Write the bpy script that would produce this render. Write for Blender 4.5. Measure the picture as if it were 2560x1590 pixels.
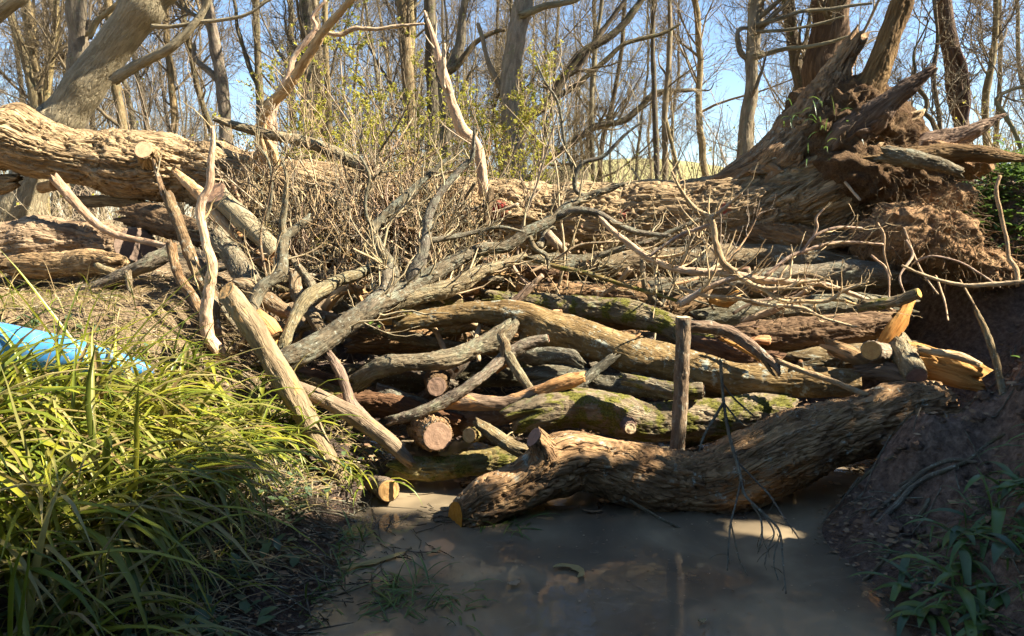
import bpy, math, random
import numpy as np
from mathutils import Vector
rng = np.random.default_rng(7)
random.seed(7)
for o in list(bpy.data.objects):
    bpy.data.objects.remove(o)
S = bpy.context.scene
COL = S.collection

# ---------------------------------------------------------------- camera
FPX = 1828.0                       # focal length in pixels of the 2560-wide photograph
PITCH = math.atan(247 / FPX)
CAMZ = 1.3
cam = bpy.data.cameras.new('camera')
cam.sensor_fit = 'HORIZONTAL'
cam.angle = 2 * math.atan(1280 / FPX)
cam.clip_start = 0.05
cam.clip_end = 2000
camo = bpy.data.objects.new('camera', cam)
camo.location = (0, 0, CAMZ)
camo.rotation_euler = (math.pi / 2 - PITCH, 0, 0)
COL.objects.link(camo)
S.camera = camo

# ---------------------------------------------------------------- sky, sun, exposure
SUN_AZ, SUN_EL = math.radians(96), math.radians(42)     # azimuth clockwise from +Y (straight ahead)
world = bpy.data.worlds.new('World')
S.world = world
world.use_nodes = True
wn = world.node_tree.nodes
sky = wn.new('ShaderNodeTexSky')
sky.sky_type = 'NISHITA'
sky.sun_disc = False
sky.sun_elevation = SUN_EL
sky.sun_rotation = SUN_AZ
sky.air_density = 1.0
sky.dust_density = 0.1
sky.ozone_density = 3.0
wn['Background'].inputs[1].default_value = 0.056
world.node_tree.links.new(sky.outputs[0], wn['Background'].inputs[0])
sl = bpy.data.lights.new('sun', 'SUN')
sl.energy = 5.0
sl.angle = math.radians(0.55)
sl.color = (1.0, 0.91, 0.76)
so = bpy.data.objects.new('sun', sl)
sd = Vector((math.sin(SUN_AZ) * math.cos(SUN_EL), math.cos(SUN_AZ) * math.cos(SUN_EL), math.sin(SUN_EL)))
so.rotation_euler = sd.to_track_quat('Z', 'Y').to_euler()
so.location = (8, -2, 9)
COL.objects.link(so)
S.view_settings.view_transform = 'Standard'
S.view_settings.look = 'None'
S.view_settings.gamma = 1
S.view_settings.use_curve_mapping = False
S.view_settings.exposure = 2.18
S.cycles.max_bounces = 4
S.cycles.use_adaptive_sampling = True
S.cycles.adaptive_threshold = 0.03
S.cycles.diffuse_bounces = 2
S.cycles.transparent_max_bounces = 6

# ---------------------------------------------------------------- placing helpers
CP, SP = math.cos(PITCH), math.sin(PITCH)

def ray(px, py):
    a = (px - 1280) / FPX
    b = (795 - py) / FPX
    return np.array([a, CP + b * SP, -SP + b * CP])

def P(px, py, Y):
    """world point seen at a photograph pixel, at distance Y ahead; also metres per pixel there"""
    d = ray(px, py)
    t = Y / d[1]
    return np.array([0, 0, CAMZ]) + t * d, t / FPX

YD = ([-200, 330, 480, 560, 650, 750, 850, 950, 1050, 1200, 1340], [6.0, 5.5, 5.2, 5.0, 4.65, 4.2, 3.92, 3.72, 3.56, 3.35, 3.05])

def world_pts(pts, dy=0.0):
    out, rad = [], []
    for p in pts:
        Y = p[3] if len(p) > 3 and p[3] is not None else float(np.interp(p[1], *YD))
        w, s = P(p[0], p[1], Y + dy)
        out.append(w)
        rad.append(p[2] * s)
    return np.array(out), np.array(rad)

# ---------------------------------------------------------------- numeric noise
def _h(ix, iy, iz, k):
    n = (ix.astype(np.int64) * 374761393 + iy.astype(np.int64) * 668265263 + iz.astype(np.int64) * 2147483647 + k * 1274126177) & 0xFFFFFFFF
    n = ((n ^ (n >> 13)) * 1274126177) & 0xFFFFFFFF
    n = ((n ^ (n >> 16)) * 2246822519) & 0xFFFFFFFF
    return ((n ^ (n >> 15)) & 0xFFFFFF) / float(0xFFFFFF)

def vnoise(p, k=0):
    i = np.floor(p)
    f = p - i
    f = f * f * (3 - 2 * f)
    i = i.astype(np.int64)
    r = 0
    for a in (0, 1):
        wx = f[..., 0] if a else 1 - f[..., 0]
        for b in (0, 1):
            wy = f[..., 1] if b else 1 - f[..., 1]
            for c in (0, 1):
                wz = f[..., 2] if c else 1 - f[..., 2]
                r = r + wx * wy * wz * _h(i[..., 0] + a, i[..., 1] + b, i[..., 2] + c, k)
    return r * 2 - 1

def fbm(p, octs=4, k=0):
    r, a = 0, 1.0
    for o in range(octs):
        r = r + a * vnoise(p * (2.03 ** o) + o * 7.3, k + o)
        a *= 0.5
    return r

def voro(p, k=0):
    i = np.floor(p).astype(np.int64)
    f1 = np.full(p.shape[:-1], 9.0)
    f2 = f1.copy()
    for a in (-1, 0, 1):
        for b in (-1, 0, 1):
            for c in (-1, 0, 1):
                x, y, z = i[..., 0] + a, i[..., 1] + b, i[..., 2] + c
                d = ((x + _h(x, y, z, k) - p[..., 0]) ** 2 + (y + _h(x, y, z, k + 1) - p[..., 1]) ** 2 + (z + _h(x, y, z, k + 2) - p[..., 2]) ** 2)
                f2 = np.minimum(f2, np.maximum(f1, d))
                f1 = np.minimum(f1, d)
    return np.sqrt(f1), np.sqrt(f2)

def sstep(a, b, x):
    t = np.clip((x - a) / (b - a), 0, 1)
    return t * t * (3 - 2 * t)

# ---------------------------------------------------------------- objects
ORG = {}

def tag(o, label=None, cat=None, group=None, kind=None):
    if label: o['label'] = label
    if cat: o['category'] = cat
    if group: o['group'] = group
    if kind: o['kind'] = kind
    return o

def empty(name, loc):
    o = bpy.data.objects.new(name, None)
    o.empty_display_size = 0.1
    o.location = loc
    COL.objects.link(o)
    ORG[o.name] = np.array(loc, float)
    return o

def mesh_np(name, V, Q=None, T=None, bk=None, mat=None, smooth=True):
    V = np.asarray(V, np.float32).reshape(-1, 3)
    me = bpy.data.meshes.new(name)
    nq = 0 if Q is None else len(Q)
    nt = 0 if T is None else len(T)
    me.vertices.add(len(V))
    me.vertices.foreach_set('co', V.ravel())
    loops = []
    if nq: loops.append(np.asarray(Q, np.int32).ravel())
    if nt: loops.append(np.asarray(T, np.int32).ravel())
    loops = np.concatenate(loops)
    me.loops.add(len(loops))
    me.loops.foreach_set('vertex_index', loops)
    me.polygons.add(nq + nt)
    st = np.concatenate([np.arange(nq) * 4, nq * 4 + np.arange(nt) * 3]).astype(np.int32)
    me.polygons.foreach_set('loop_start', st)
    me.update(calc_edges=True)
    me.polygons.foreach_set('use_smooth', np.full(nq + nt, smooth, bool))
    if bk is not None:
        a = me.attributes.new('bk', 'FLOAT_VECTOR', 'POINT')
        a.data.foreach_set('vector', np.asarray(bk, np.float32).ravel())
    if mat: me.materials.append(MAT[mat])
    me.validate()
    return me

def obj(name, V, Q=None, T=None, mat=None, parent=None, bk=None, smooth=True, origin=None):
    V = np.asarray(V, float).reshape(-1, 3)
    if parent is not None:
        org = ORG[parent.name]
    elif origin is not None:
        org = np.array(origin, float)
    else:
        org = np.array([V[:, 0].mean(), V[:, 1].mean(), V[:, 2].min()])
    o = bpy.data.objects.new(name, mesh_np(name, V - org, Q, T, bk, mat, smooth))
    COL.objects.link(o)
    if parent is not None:
        o.parent = parent
    else:
        o.location = org
    ORG[o.name] = org
    return o

def copy_tree(o, parent=None):
    c = o.copy()
    COL.objects.link(c)
    c.parent = parent
    for ch in o.children:
        copy_tree(ch, c)
    return c

# ---------------------------------------------------------------- tubes
def catmull(pts, rad, ds):
    n = len(pts)
    pp = np.vstack([2 * pts[0] - pts[1], pts, 2 * pts[-1] - pts[-2]])
    rr = np.concatenate([[rad[0]], rad, [rad[-1]]])
    out, ro = [], []
    for i in range(n - 1):
        a, b, c, d = pp[i:i + 4]
        L = np.linalg.norm(c - b)
        m = max(2, int(L / ds))
        t = np.linspace(0, 1, m, endpoint=False)[:, None]
        out.append(0.5 * (2 * b + (c - a) * t + (2 * a - 5 * b + 4 * c - d) * t ** 2 + (3 * b - a - 3 * c + d) * t ** 3))
        ro.append(np.interp(t[:, 0], [0, 1], [rr[i + 1], rr[i + 2]]))
    out.append(pts[-1:])
    ro.append(rad[-1:])
    return np.vstack(out), np.concatenate(ro)

def frames(p):
    T = np.gradient(p, axis=0)
    T /= np.linalg.norm(T, axis=1)[:, None] + 1e-9
    N = np.zeros_like(T)
    r = np.array([0, 0, 1.0]) if abs(T[0, 2]) < 0.8 else np.array([1.0, 0, 0])
    N[0] = r - T[0] * (r @ T[0])
    N[0] /= np.linalg.norm(N[0])
    for i in range(1, len(p)):
        v = N[i - 1] - T[i] * (N[i - 1] @ T[i])
        N[i] = v / (np.linalg.norm(v) + 1e-9)
    return T, N, np.cross(T, N)

def grid_quads(nr, nt, off=0):
    i = np.arange(nr - 1)[:, None] * nt
    j = np.arange(nt)[None]
    k = (j + 1) % nt
    return (np.stack([i + j, i + k, i + nt + k, i + nt + j], -1).reshape(-1, 4) + off)

SEED = [11]

def bark_tube(pts, rad, amp=0.012, cell=0.03, lump=0.06, wob=0.12, ends=('cut', 'cut'), cutn=(None, None), nt=None, stretch=0.22, oval=1.0, ds=None, taper_jag=1.3):
    """a limb with real bark relief. returns verts, quads, tris, bark coordinates, end rings"""
    SEED[0] += 3
    k = SEED[0]
    rm = float(np.mean(rad))
    if nt is None:
        nt = int(np.clip(2 * math.pi * rm / max(cell * 0.24, 0.005), 9, 120))
    if ds is None:
        ds = max(2 * math.pi * rm / nt * 1.5, 0.009)
    p, r = catmull(np.asarray(pts, float), np.asarray(rad, float), ds)
    s = np.concatenate([[0], np.cumsum(np.linalg.norm(np.diff(p, axis=0), axis=1))])
    # small wander of the axis
    q = np.stack([s * 3.1, np.full_like(s, k * 1.7), np.zeros_like(s)], -1)
    fade = sstep(0, 0.12, s) * sstep(0, 0.12, s[-1] - s)
    w = np.stack([vnoise(q, k), vnoise(q + 40, k), vnoise(q + 80, k)], -1)
    w2 = np.stack([vnoise(q * 4 + 3, k + 8), vnoise(q * 4 + 43, k + 8), vnoise(q * 4 + 83, k + 8)], -1)
    p = p + w * (wob * (r + 0.02) * 1.3 * fade)[:, None] + w2 * (wob * 0.45 * np.minimum(r, 0.03) * fade)[:, None]
    r = r * (1 + 0.10 * vnoise(q * 1.9 + 9, k + 5))
    T, N, B = frames(p)
    th = np.linspace(0, 2 * math.pi, nt, endpoint=False)
    c, sn = np.cos(th), np.sin(th)
    bk = np.stack([r[:, None] * c, r[:, None] * sn, np.repeat(s[:, None], nt, 1)], -1)
    qq = bk.copy()
    qq[..., 2] *= stretch
    qq = qq + k * 0.731
    warp = np.stack([vnoise(qq * (0.55 / cell), k), vnoise(qq * (0.55 / cell) + 17, k), vnoise(qq * (0.55 / cell) + 31, k)], -1)
    d = lump * r[:, None] * fbm(bk * np.array([1, 1, 0.6]) * (0.8 / rm) + k, 2, k)
    if amp > 0:
        big = qq / cell * np.array([1, 1, 0.62]) + warp * 0.75 + 0.3 * np.stack([vnoise(bk * (1.3 / cell), k + 1), vnoise(bk * (1.3 / cell) + 5, k + 1), vnoise(bk * (1.3 / cell) + 9, k + 1)], -1)
        n1 = np.abs(vnoise(big * 0.9, k) + 0.35 * vnoise(big * 1.9 + 4, k + 2))
        n2 = np.abs(vnoise(big * 1.7 + 13, k + 4) + 0.3 * vnoise(big * 3.7 + 4, k + 5))
        g1 = 1 - sstep(0.0, 0.16, n1)
        g2 = 1 - sstep(0.0, 0.18, n2)
        f1, f2 = voro(qq * np.array([1, 1, 1.7]) / cell * 0.9 + warp * 0.8, k + 9)
        cr = (1 - sstep(0.02, 0.2, f2 - f1)) * sstep(-0.1, 0.5, vnoise(qq * (0.8 / cell) + 8.8, k + 7))
        d = d - amp * (0.95 * g1 + 0.55 * g2 * (1 - g1) + 0.5 * cr * (1 - g1)) + amp * 0.55 * fbm(bk * np.array([1, 1, 0.3]) * (0.7 / cell), 3, k + 3)
    R = r[:, None] + d
    R = np.maximum(R, r[:, None] * 0.25)
    nr = len(s)
    V = p[:, None] + R[..., None] * (c[None, :, None] * N[:, None] + oval * sn[None, :, None] * B[:, None])
    for e in (0, 1):
        idx = 0 if e == 0 else nr - 1
        if ends[e] == 'cut' and cutn[e] is not None:
            n = np.array(cutn[e], float)
            n /= np.linalg.norm(n)
            t = T[idx]
            if abs(t @ n) < 0.18: n = n + np.sign(t @ n + 1e-6) * t * 0.3; n /= np.linalg.norm(n)
            dist = s if e == 0 else s[-1] - s
            D = r[idx] * 3.0
            wgt = np.clip(1 - dist / D, 0, 1)
            off = -((V - p[:, None]) @ n) / (t @ n)
            off = off + 0
            V = V + (off * wgt[:, None])[..., None] * t
        if ends[e] == 'jag':
            ring = np.arange(nt)
            j = vnoise(np.stack([np.cos(th) * 3 + k, np.sin(th) * 3, np.full(nt, e * 9.0)], -1), k) * r[idx] * taper_jag
            dist = s if e == 0 else s[-1] - s
            D = max(r[idx] * 3.5, 0.02)
            wgt = np.clip(1 - dist / D, 0, 1)
            V = V + (wgt[:, None] * j[None])[..., None] * T[:, None]
    Q = grid_quads(nr, nt)
    V2, bk2, Tt = [V.reshape(-1, 3)], [bk.reshape(-1, 3)], []
    n0 = nr * nt
    rings = []
    for e in (0, 1):
        idx = 0 if e == 0 else nr - 1
        ring = V[idx]
        rings.append((ring, T[idx] * (-1 if e == 0 else 1), r[idx]))
        ctr = ring.mean(0) + (0 if ends[e] == 'cut' else (0.25 if ends[e] == 'jag' else 0.9)) * r[idx] * T[idx] * (-1 if e == 0 else 1)
        if ends[e] == 'cut':
            ctr = ctr - 0.004 * T[idx] * (-1 if e == 0 else 1)
        V2.append(ctr[None])
        bk2.append(np.array([[0, 0, s[idx]]]))
        a = idx * nt + np.arange(nt)
        b = idx * nt + (np.arange(nt) + 1) % nt
        tri = np.stack([a, b, np.full(nt, n0)], -1)
        if e == 0: tri = tri[:, ::-1]
        Tt.append(tri)
        n0 += 1
    return np.vstack(V2), Q, np.vstack(Tt), np.vstack(bk2), rings

def cut_face(parent, ring, n, mat='cut_fresh', label=None):
    """sawn end grain: a shallow relief disc a hair proud of the limb's end"""
    c = ring.mean(0)
    nt = len(ring)
    rl = np.linalg.norm(ring - c, axis=1)
    kk = max(1, nt // 9)
    rs = np.mean([np.roll(rl, j) for j in range(-kk, kk + 1)], axis=0)
    rs = np.minimum(rs * 0.96, rs)
    ring = c + (ring - c) * (rs / (rl + 1e-9))[:, None]
    f = np.array([1.0, 0.93, 0.75, 0.5, 0.25])
    ax = ring[0] - c
    ax /= np.linalg.norm(ax)
    ay = np.cross(n, ax)
    V, bk = [], []
    for q, ff in enumerate(f):
        pr = c + (ring - c) * ff * 0.96 + n * (0.003 + 0.0015 * math.sin(q * 2.1))
        V.append(pr)
    V = np.vstack(V + [(c + n * 0.0035)[None]])
    rel = V - c
    rx, ry = rel @ ax, rel @ ay
    bk = np.stack([rx, ry, np.full(len(V), SEED[0] * 1.0)], -1)
    V = V + n * (0.0012 * vnoise(bk * 90, 3))[:, None]
    Q = grid_quads(len(f), nt)
    a = (len(f) - 1) * nt + np.arange(nt)
    b = (len(f) - 1) * nt + (np.arange(nt) + 1) % nt
    T = np.stack([a, b, np.full(nt, len(f) * nt)], -1)
    o = obj('cut_end', V, Q, T, mat, parent, bk)
    if label: o['label'] = label
    return o

def batch_tubes(Pn, Rn, sides):
    """many thin limbs at once: Pn (N,K,3), Rn (N,K)"""
    N, K = Rn.shape
    T = np.gradient(Pn, axis=1)
    T /= np.linalg.norm(T, axis=2)[..., None] + 1e-9
    md = T.mean(1)
    ref = np.zeros_like(md)
    ref[np.arange(N), np.argmin(np.abs(md), axis=1)] = 1
    A = np.cross(T, ref[:, None])
    A /= np.linalg.norm(A, axis=2)[..., None] + 1e-9
    B = np.cross(T, A)
    th = np.linspace(0, 2 * math.pi, sides, endpoint=False)
    V = Pn[:, :, None] + Rn[..., None, None] * (np.cos(th)[None, None, :, None] * A[:, :, None] + np.sin(th)[None, None, :, None] * B[:, :, None])
    s = np.concatenate([np.zeros((N, 1)), np.cumsum(np.linalg.norm(np.diff(Pn, axis=1), axis=2), axis=1)], 1)
    bk = np.stack([np.repeat(Rn[..., None], sides, 2) * np.cos(th), np.repeat(Rn[..., None], sides, 2) * np.sin(th), np.repeat((s + np.arange(N)[:, None] * 0.37)[..., None], sides, 2)], -1)
    base = grid_quads(K, sides)
    Q = (base[None] + (np.arange(N) * K * sides)[:, None, None]).reshape(-1, 4)
    return V.reshape(-1, 3), Q, bk.reshape(-1, 3)

def merge(parts):
    V, Q, B, n = [], [], [], 0
    for v, q, b in parts:
        V.append(v); Q.append(q + n); B.append(b); n += len(v)
    return np.vstack(V), np.vstack(Q), np.vstack(B)

def grow(Pn, Rn, n, length, K=5, t0=0.15, t1=1.0, ang=(0.5, 1.1), ratio=0.55, up=0.25, curl=0.35, rmin=0.0012, tip=0.3, g=None):
    """n side shoots spread over a set of limbs (vectorised)"""
    g = g or rng
    M, KK = Rn.shape
    w = np.linalg.norm(Pn[:, -1] - Pn[:, 0], axis=1) + 1e-6
    i = g.choice(M, n, p=w / w.sum())
    t = g.uniform(t0, t1, n) * (KK - 1) * 0.999
    j = t.astype(int)
    f = (t - j)[:, None]
    a, b = Pn[i, j], Pn[i, j + 1]
    base = a * (1 - f) + b * f
    tan = b - a
    tan /= np.linalg.norm(tan, axis=1)[:, None] + 1e-9
    r0 = (Rn[i, j] * (1 - f[:, 0]) + Rn[i, j + 1] * f[:, 0]) * ratio * g.uniform(0.6, 1.1, n)
    rd = g.normal(size=(n, 3))
    rd -= tan * (rd * tan).sum(1)[:, None]
    rd /= np.linalg.norm(rd, axis=1)[:, None] + 1e-9
    an = g.uniform(ang[0], ang[1], n)[:, None]
    d = tan * np.cos(an) + rd * np.sin(an)
    L = (length[0] + (length[1] - length[0]) * g.random(n) ** 1.4) * (1.15 - 0.7 * t / KK)
    out = np.zeros((n, K, 3))
    out[:, 0] = base
    st = (L / (K - 1))[:, None]
    for k in range(1, K):
        d = d + g.normal(size=(n, 3)) * curl * 0.5 + np.array([0, 0, up * 0.5])
        d /= np.linalg.norm(d, axis=1)[:, None]
        out[:, k] = out[:, k - 1] + d * st
    R = np.maximum(r0[:, None] * np.linspace(1, tip, K)[None], rmin)
    return out, R

def resample(pts, rad, K):
    p, r = catmull(np.asarray(pts, float), np.asarray(rad, float), 0.05)
    s = np.concatenate([[0], np.cumsum(np.linalg.norm(np.diff(p, axis=0), axis=1))])
    u = np.linspace(0, s[-1], K)
    return np.stack([np.interp(u, s, p[:, i]) for i in range(3)], -1), np.interp(u, s, r)
# ---------------------------------------------------------------- materials
MAT = {}

class NT:
    def __init__(s, name):
        s.m = bpy.data.materials.new(name)
        s.m.use_nodes = True
        s.t = s.m.node_tree
        s.bsdf = s.t.nodes['Principled BSDF']
        s.out = s.t.nodes['Material Output']
        MAT[name] = s.m
    def n(s, typ, **kw):
        nd = s.t.nodes.new('ShaderNode' + typ)
        for k, v in kw.items():
            if k.startswith('i_'):
                nd.inputs[k[2:].replace('_', ' ')].default_value = v
            else:
                setattr(nd, k, v)
        return nd
    def l(s, a, b):
        s.t.links.new(a, b)
    def ramp(s, src, stops, interp='LINEAR'):
        r = s.n('ValToRGB')
        r.color_ramp.interpolation = interp
        e = r.color_ramp.elements
        while len(e) < len(stops): e.new(0.5)
        for q, (p, c) in enumerate(stops):
            e[q].position = p
            e[q].color = (c, c, c, 1) if isinstance(c, (int, float)) else (*c, 1)
        s.l(src, r.inputs[0])
        return r.outputs[0]
    def mix(s, fac, a, b, mode='MIX'):
        m = s.n('Mix', data_type='RGBA', blend_type=mode)
        for v, i in ((fac, 0), (a, 6), (b, 7)):
            if hasattr(v, 'links') or hasattr(v, 'is_linked'): s.l(v, m.inputs[i])
            else: m.inputs[i].default_value = v if i == 0 else (*v, 1)
        return m.outputs[2]
    def math(s, op, a, b=None, clamp=False):
        m = s.n('Math', operation=op, use_clamp=clamp)
        for q, v in enumerate((a, b)):
            if v is None: continue
            if hasattr(v, 'is_linked'): s.l(v, m.inputs[q])
            else: m.inputs[q].default_value = v
        return m.outputs[0]
    def noise(s, vec, scale, detail=4, rough=0.55, dist=0.0):
        x = s.n('TexNoise')
        x.inputs['Scale'].default_value = scale
        x.inputs['Detail'].default_value = detail
        x.inputs['Roughness'].default_value = rough
        x.inputs['Distortion'].default_value = dist
        if vec is not None: s.l(vec, x.inputs['Vector'])
        return x.outputs['Fac']
    def mapping(s, vec, scale):
        m = s.n('Mapping')
        m.inputs['Scale'].default_value = scale
        s.l(vec, m.inputs['Vector'])
        return m.outputs[0]
    def bump(s, h, dist, strength=1.0, prev=None):
        b = s.n('Bump')
        b.inputs['Distance'].default_value = dist
        b.inputs['Strength'].default_value = strength
        s.l(h, b.inputs['Height'])
        if prev is not None: s.l(prev, b.inputs['Normal'])
        return b.outputs[0]
    def vary(s, col, hue=0.012, val=0.25, sat=0.2):
        oi = s.n('ObjectInfo')
        h = s.n('HueSaturation')
        r2 = s.math('FRACT', s.math('MULTIPLY', oi.outputs['Random'], 7.13))
        r3 = s.math('FRACT', s.math('MULTIPLY', oi.outputs['Random'], 3.71))
        s.l(s.math('ADD', 0.5 - hue, s.math('MULTIPLY', oi.outputs['Random'], 2 * hue)), h.inputs['Hue'])
        s.l(s.math('ADD', 1 - val, s.math('MULTIPLY', r2, 2 * val)), h.inputs['Value'])
        s.l(s.math('ADD', 1 - sat, s.math('MULTIPLY', r3, 2 * sat)), h.inputs['Saturation'])
        s.l(col, h.inputs['Color'])
        return h.outputs[0]
    def done(s, col, rough=0.9, normal=None, spec=0.25):
        if hasattr(col, 'is_linked'): s.l(col, s.bsdf.inputs['Base Color'])
        else: s.bsdf.inputs['Base Color'].default_value = (*col, 1)
        if hasattr(rough, 'is_linked'): s.l(rough, s.bsdf.inputs['Roughness'])
        else: s.bsdf.inputs['Roughness'].default_value = rough
        s.bsdf.inputs['Specular IOR Level'].default_value = spec
        if normal is not None: s.l(normal, s.bsdf.inputs['Normal'])
        return s.m

def bark(name, dark, mid, light, lichen=0.0, lcol=(0.36, 0.38, 0.30), moss=0.0, mcol=(0.16, 0.17, 0.03), cell=55, bump=0.006, stretch=0.25, peel=0.0, pcol=(0.45, 0.25, 0.11), vary=(0.012, 0.22, 0.2), red=None):
    m = NT(name)
    at = m.n('Attribute', attribute_name='bk')
    v = at.outputs['Vector']
    vs = m.mapping(v, (1, 1, stretch))
    n1 = m.noise(vs, 28, 6, 0.62, 0.4)
    n2 = m.noise(v, 7, 3)
    n3 = m.noise(vs, 120, 3)
    col = m.ramp(n1, [(0.28, dark), (0.5, mid), (0.72, light)])
    col = m.mix(m.math('MULTIPLY', m.ramp(n2, [(0.35, 0.0), (0.7, 1.0)]), 0.5), col, light)
    vo = m.n('TexVoronoi', feature='F1')
    vo.inputs['Scale'].default_value = cell
    m.l(vs, vo.inputs['Vector'])
    col = m.mix(0.5, col, m.ramp(vo.outputs['Color'], [(0.2, 0.3), (0.8, 0.72)]), 'SOFT_LIGHT')
    col = m.vary(col, *vary)
    if peel:
        pm = m.ramp(m.noise(m.mapping(v, (1, 1, 0.35)), 14, 3, 0.5, 0.6), [(0.62 - 0.2 * peel, 0.0), (0.64 - 0.2 * peel, 1.0)])
        col = m.mix(pm, col, pcol)
    if lichen:
        lm = m.ramp(m.noise(v, 22, 6, 0.7), [(0.60 - 0.22 * lichen, 0.0), (0.68 - 0.2 * lichen, 1.0)])
        lm2 = m.math('MULTIPLY', lm, m.ramp(m.noise(v, 5, 2), [(0.38, 0.15), (0.6, 1.0)]))
        col = m.mix(lm2, col, lcol)
        col = m.mix(m.math('MULTIPLY', m.ramp(m.noise(v, 60, 3), [(0.62, 0.0), (0.66, 1.0)]), 0.7 * lichen), col, (0.44, 0.45, 0.36))
    if moss:
        mm = m.ramp(m.noise(v, 11, 5, 0.65), [(0.58 - 0.2 * moss, 0.0), (0.66 - 0.2 * moss, 1.0)])
        mc = m.ramp(m.noise(v, 130, 2), [(0.3, tuple(0.5 * c for c in mcol)), (0.7, tuple(1.5 * c for c in mcol))])
        col = m.mix(mm, col, mc)
    if red:
        geo = m.n('NewGeometry')
        for (pt, rr) in red:
            d = m.n('VectorMath', operation='DISTANCE')
            m.l(geo.outputs['Position'], d.inputs[0])
            d.inputs[1].default_value = tuple(pt)
            e = m.math('ADD', d.outputs['Value'], m.math('MULTIPLY', m.math('SUBTRACT', m.noise(geo.outputs['Position'], 30, 4), 0.5), 0.09))
            col = m.mix(m.ramp(m.math('DIVIDE', e, rr), [(0.55, 0.85), (0.95, 0.0)]), col, (0.42, 0.02, 0.03))
    rn = m.noise(m.mapping(v, (1, 1, stretch * 0.55)), cell, 3, 0.5, 0.5)
    rd = m.math('ABSOLUTE', m.math('SUBTRACT', rn, 0.5))
    h = m.math('ADD', m.math('MULTIPLY', m.ramp(rd, [(0.0, 0.0), (0.09, 1.0)]), 0.7), m.math('ADD', n1, m.math('MULTIPLY', n3, 0.4)))
    nm = m.bump(h, bump)
    return m.done(col, 0.92, nm, 0.2)

RED = [(P(1250, 525, 5.28)[0], 0.085), (P(1018, 520, 5.3)[0], 0.07), (P(1560, 545, 5.25)[0], 0.07), (P(1815, 525, 5.1)[0], 0.07)]
bark('bark_oak', (0.080, 0.049, 0.025), (0.224, 0.150, 0.077), (0.405, 0.297, 0.159), cell=30, bump=0.016, vary=(0.009, 0.104, 0.074))
bark('bark_oak_fallen', (0.093, 0.060, 0.031), (0.252, 0.168, 0.087), (0.448, 0.329, 0.177), cell=30, bump=0.016, vary=(0.000, 0.019, 0.015), red=RED)
bark('bark_front', (0.075, 0.045, 0.024), (0.212, 0.123, 0.059), (0.424, 0.268, 0.128), cell=30, bump=0.016, lichen=0.08, vary=(0.000, 0.022, 0.016))
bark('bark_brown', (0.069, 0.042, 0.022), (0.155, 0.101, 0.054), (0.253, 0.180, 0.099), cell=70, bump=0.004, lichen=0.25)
bark('bark_lichen', (0.078, 0.057, 0.034), (0.163, 0.121, 0.068), (0.261, 0.202, 0.116), cell=80, bump=0.006, lichen=0.5, lcol=(0.216, 0.205, 0.130))
bark('bark_grey', (0.058, 0.048, 0.032), (0.114, 0.093, 0.058), (0.195, 0.158, 0.097), cell=80, bump=0.005, lichen=0.6, lcol=(0.190, 0.191, 0.136))
bark('bark_moss', (0.075, 0.054, 0.026), (0.155, 0.115, 0.055), (0.264, 0.209, 0.106), cell=50, bump=0.006, lichen=0.3, moss=0.55, mcol=(0.106, 0.099, 0.017))
bark('bark_pale', (0.233, 0.147, 0.082), (0.388, 0.261, 0.151), (0.533, 0.389, 0.229), cell=90, bump=0.003, lichen=0.15)
bark('bark_peel', (0.130, 0.074, 0.036), (0.222, 0.138, 0.068), (0.313, 0.217, 0.116), cell=70, bump=0.004, peel=0.55)
bark('bark_pole', (0.111, 0.067, 0.034), (0.208, 0.138, 0.074), (0.307, 0.221, 0.124), cell=60, bump=0.004, peel=0.2, pcol=(0.326, 0.198, 0.083))
bark('bark_red', (0.052, 0.028, 0.016), (0.114, 0.065, 0.034), (0.190, 0.118, 0.065), cell=45, bump=0.007)
bark('bark_twig', (0.145, 0.100, 0.057), (0.291, 0.214, 0.123), (0.446, 0.347, 0.208), cell=120, bump=0.001, lichen=0.2, vary=(0.011, 0.285, 0.163))
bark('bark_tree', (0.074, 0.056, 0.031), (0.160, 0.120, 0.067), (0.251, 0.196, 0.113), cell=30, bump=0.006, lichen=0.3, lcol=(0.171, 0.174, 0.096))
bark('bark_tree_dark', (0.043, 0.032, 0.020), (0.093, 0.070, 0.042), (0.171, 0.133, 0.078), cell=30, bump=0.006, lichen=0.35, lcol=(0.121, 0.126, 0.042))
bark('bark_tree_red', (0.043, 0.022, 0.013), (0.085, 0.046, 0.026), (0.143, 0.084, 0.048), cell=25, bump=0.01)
bark('bark_smooth', (0.151, 0.121, 0.070), (0.223, 0.179, 0.104), (0.303, 0.250, 0.151), cell=40, bump=0.007, stretch=0.3, lichen=0.2, lcol=(0.286, 0.250, 0.147), vary=(0.000, 0.023, 0.020))
bark('crown_twig', (0.076, 0.058, 0.035), (0.134, 0.103, 0.062), (0.210, 0.166, 0.099), cell=120, bump=0.001, vary=(0.006, 0.156, 0.081))
bark('root_wood', (0.066, 0.036, 0.017), (0.151, 0.086, 0.040), (0.254, 0.163, 0.082), cell=60, bump=0.006, stretch=0.12)
bark('split_wood', (0.291, 0.123, 0.037), (0.427, 0.204, 0.066), (0.542, 0.304, 0.114), cell=90, bump=0.003, stretch=0.05, vary=(0.009, 0.142, 0.082))

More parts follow.
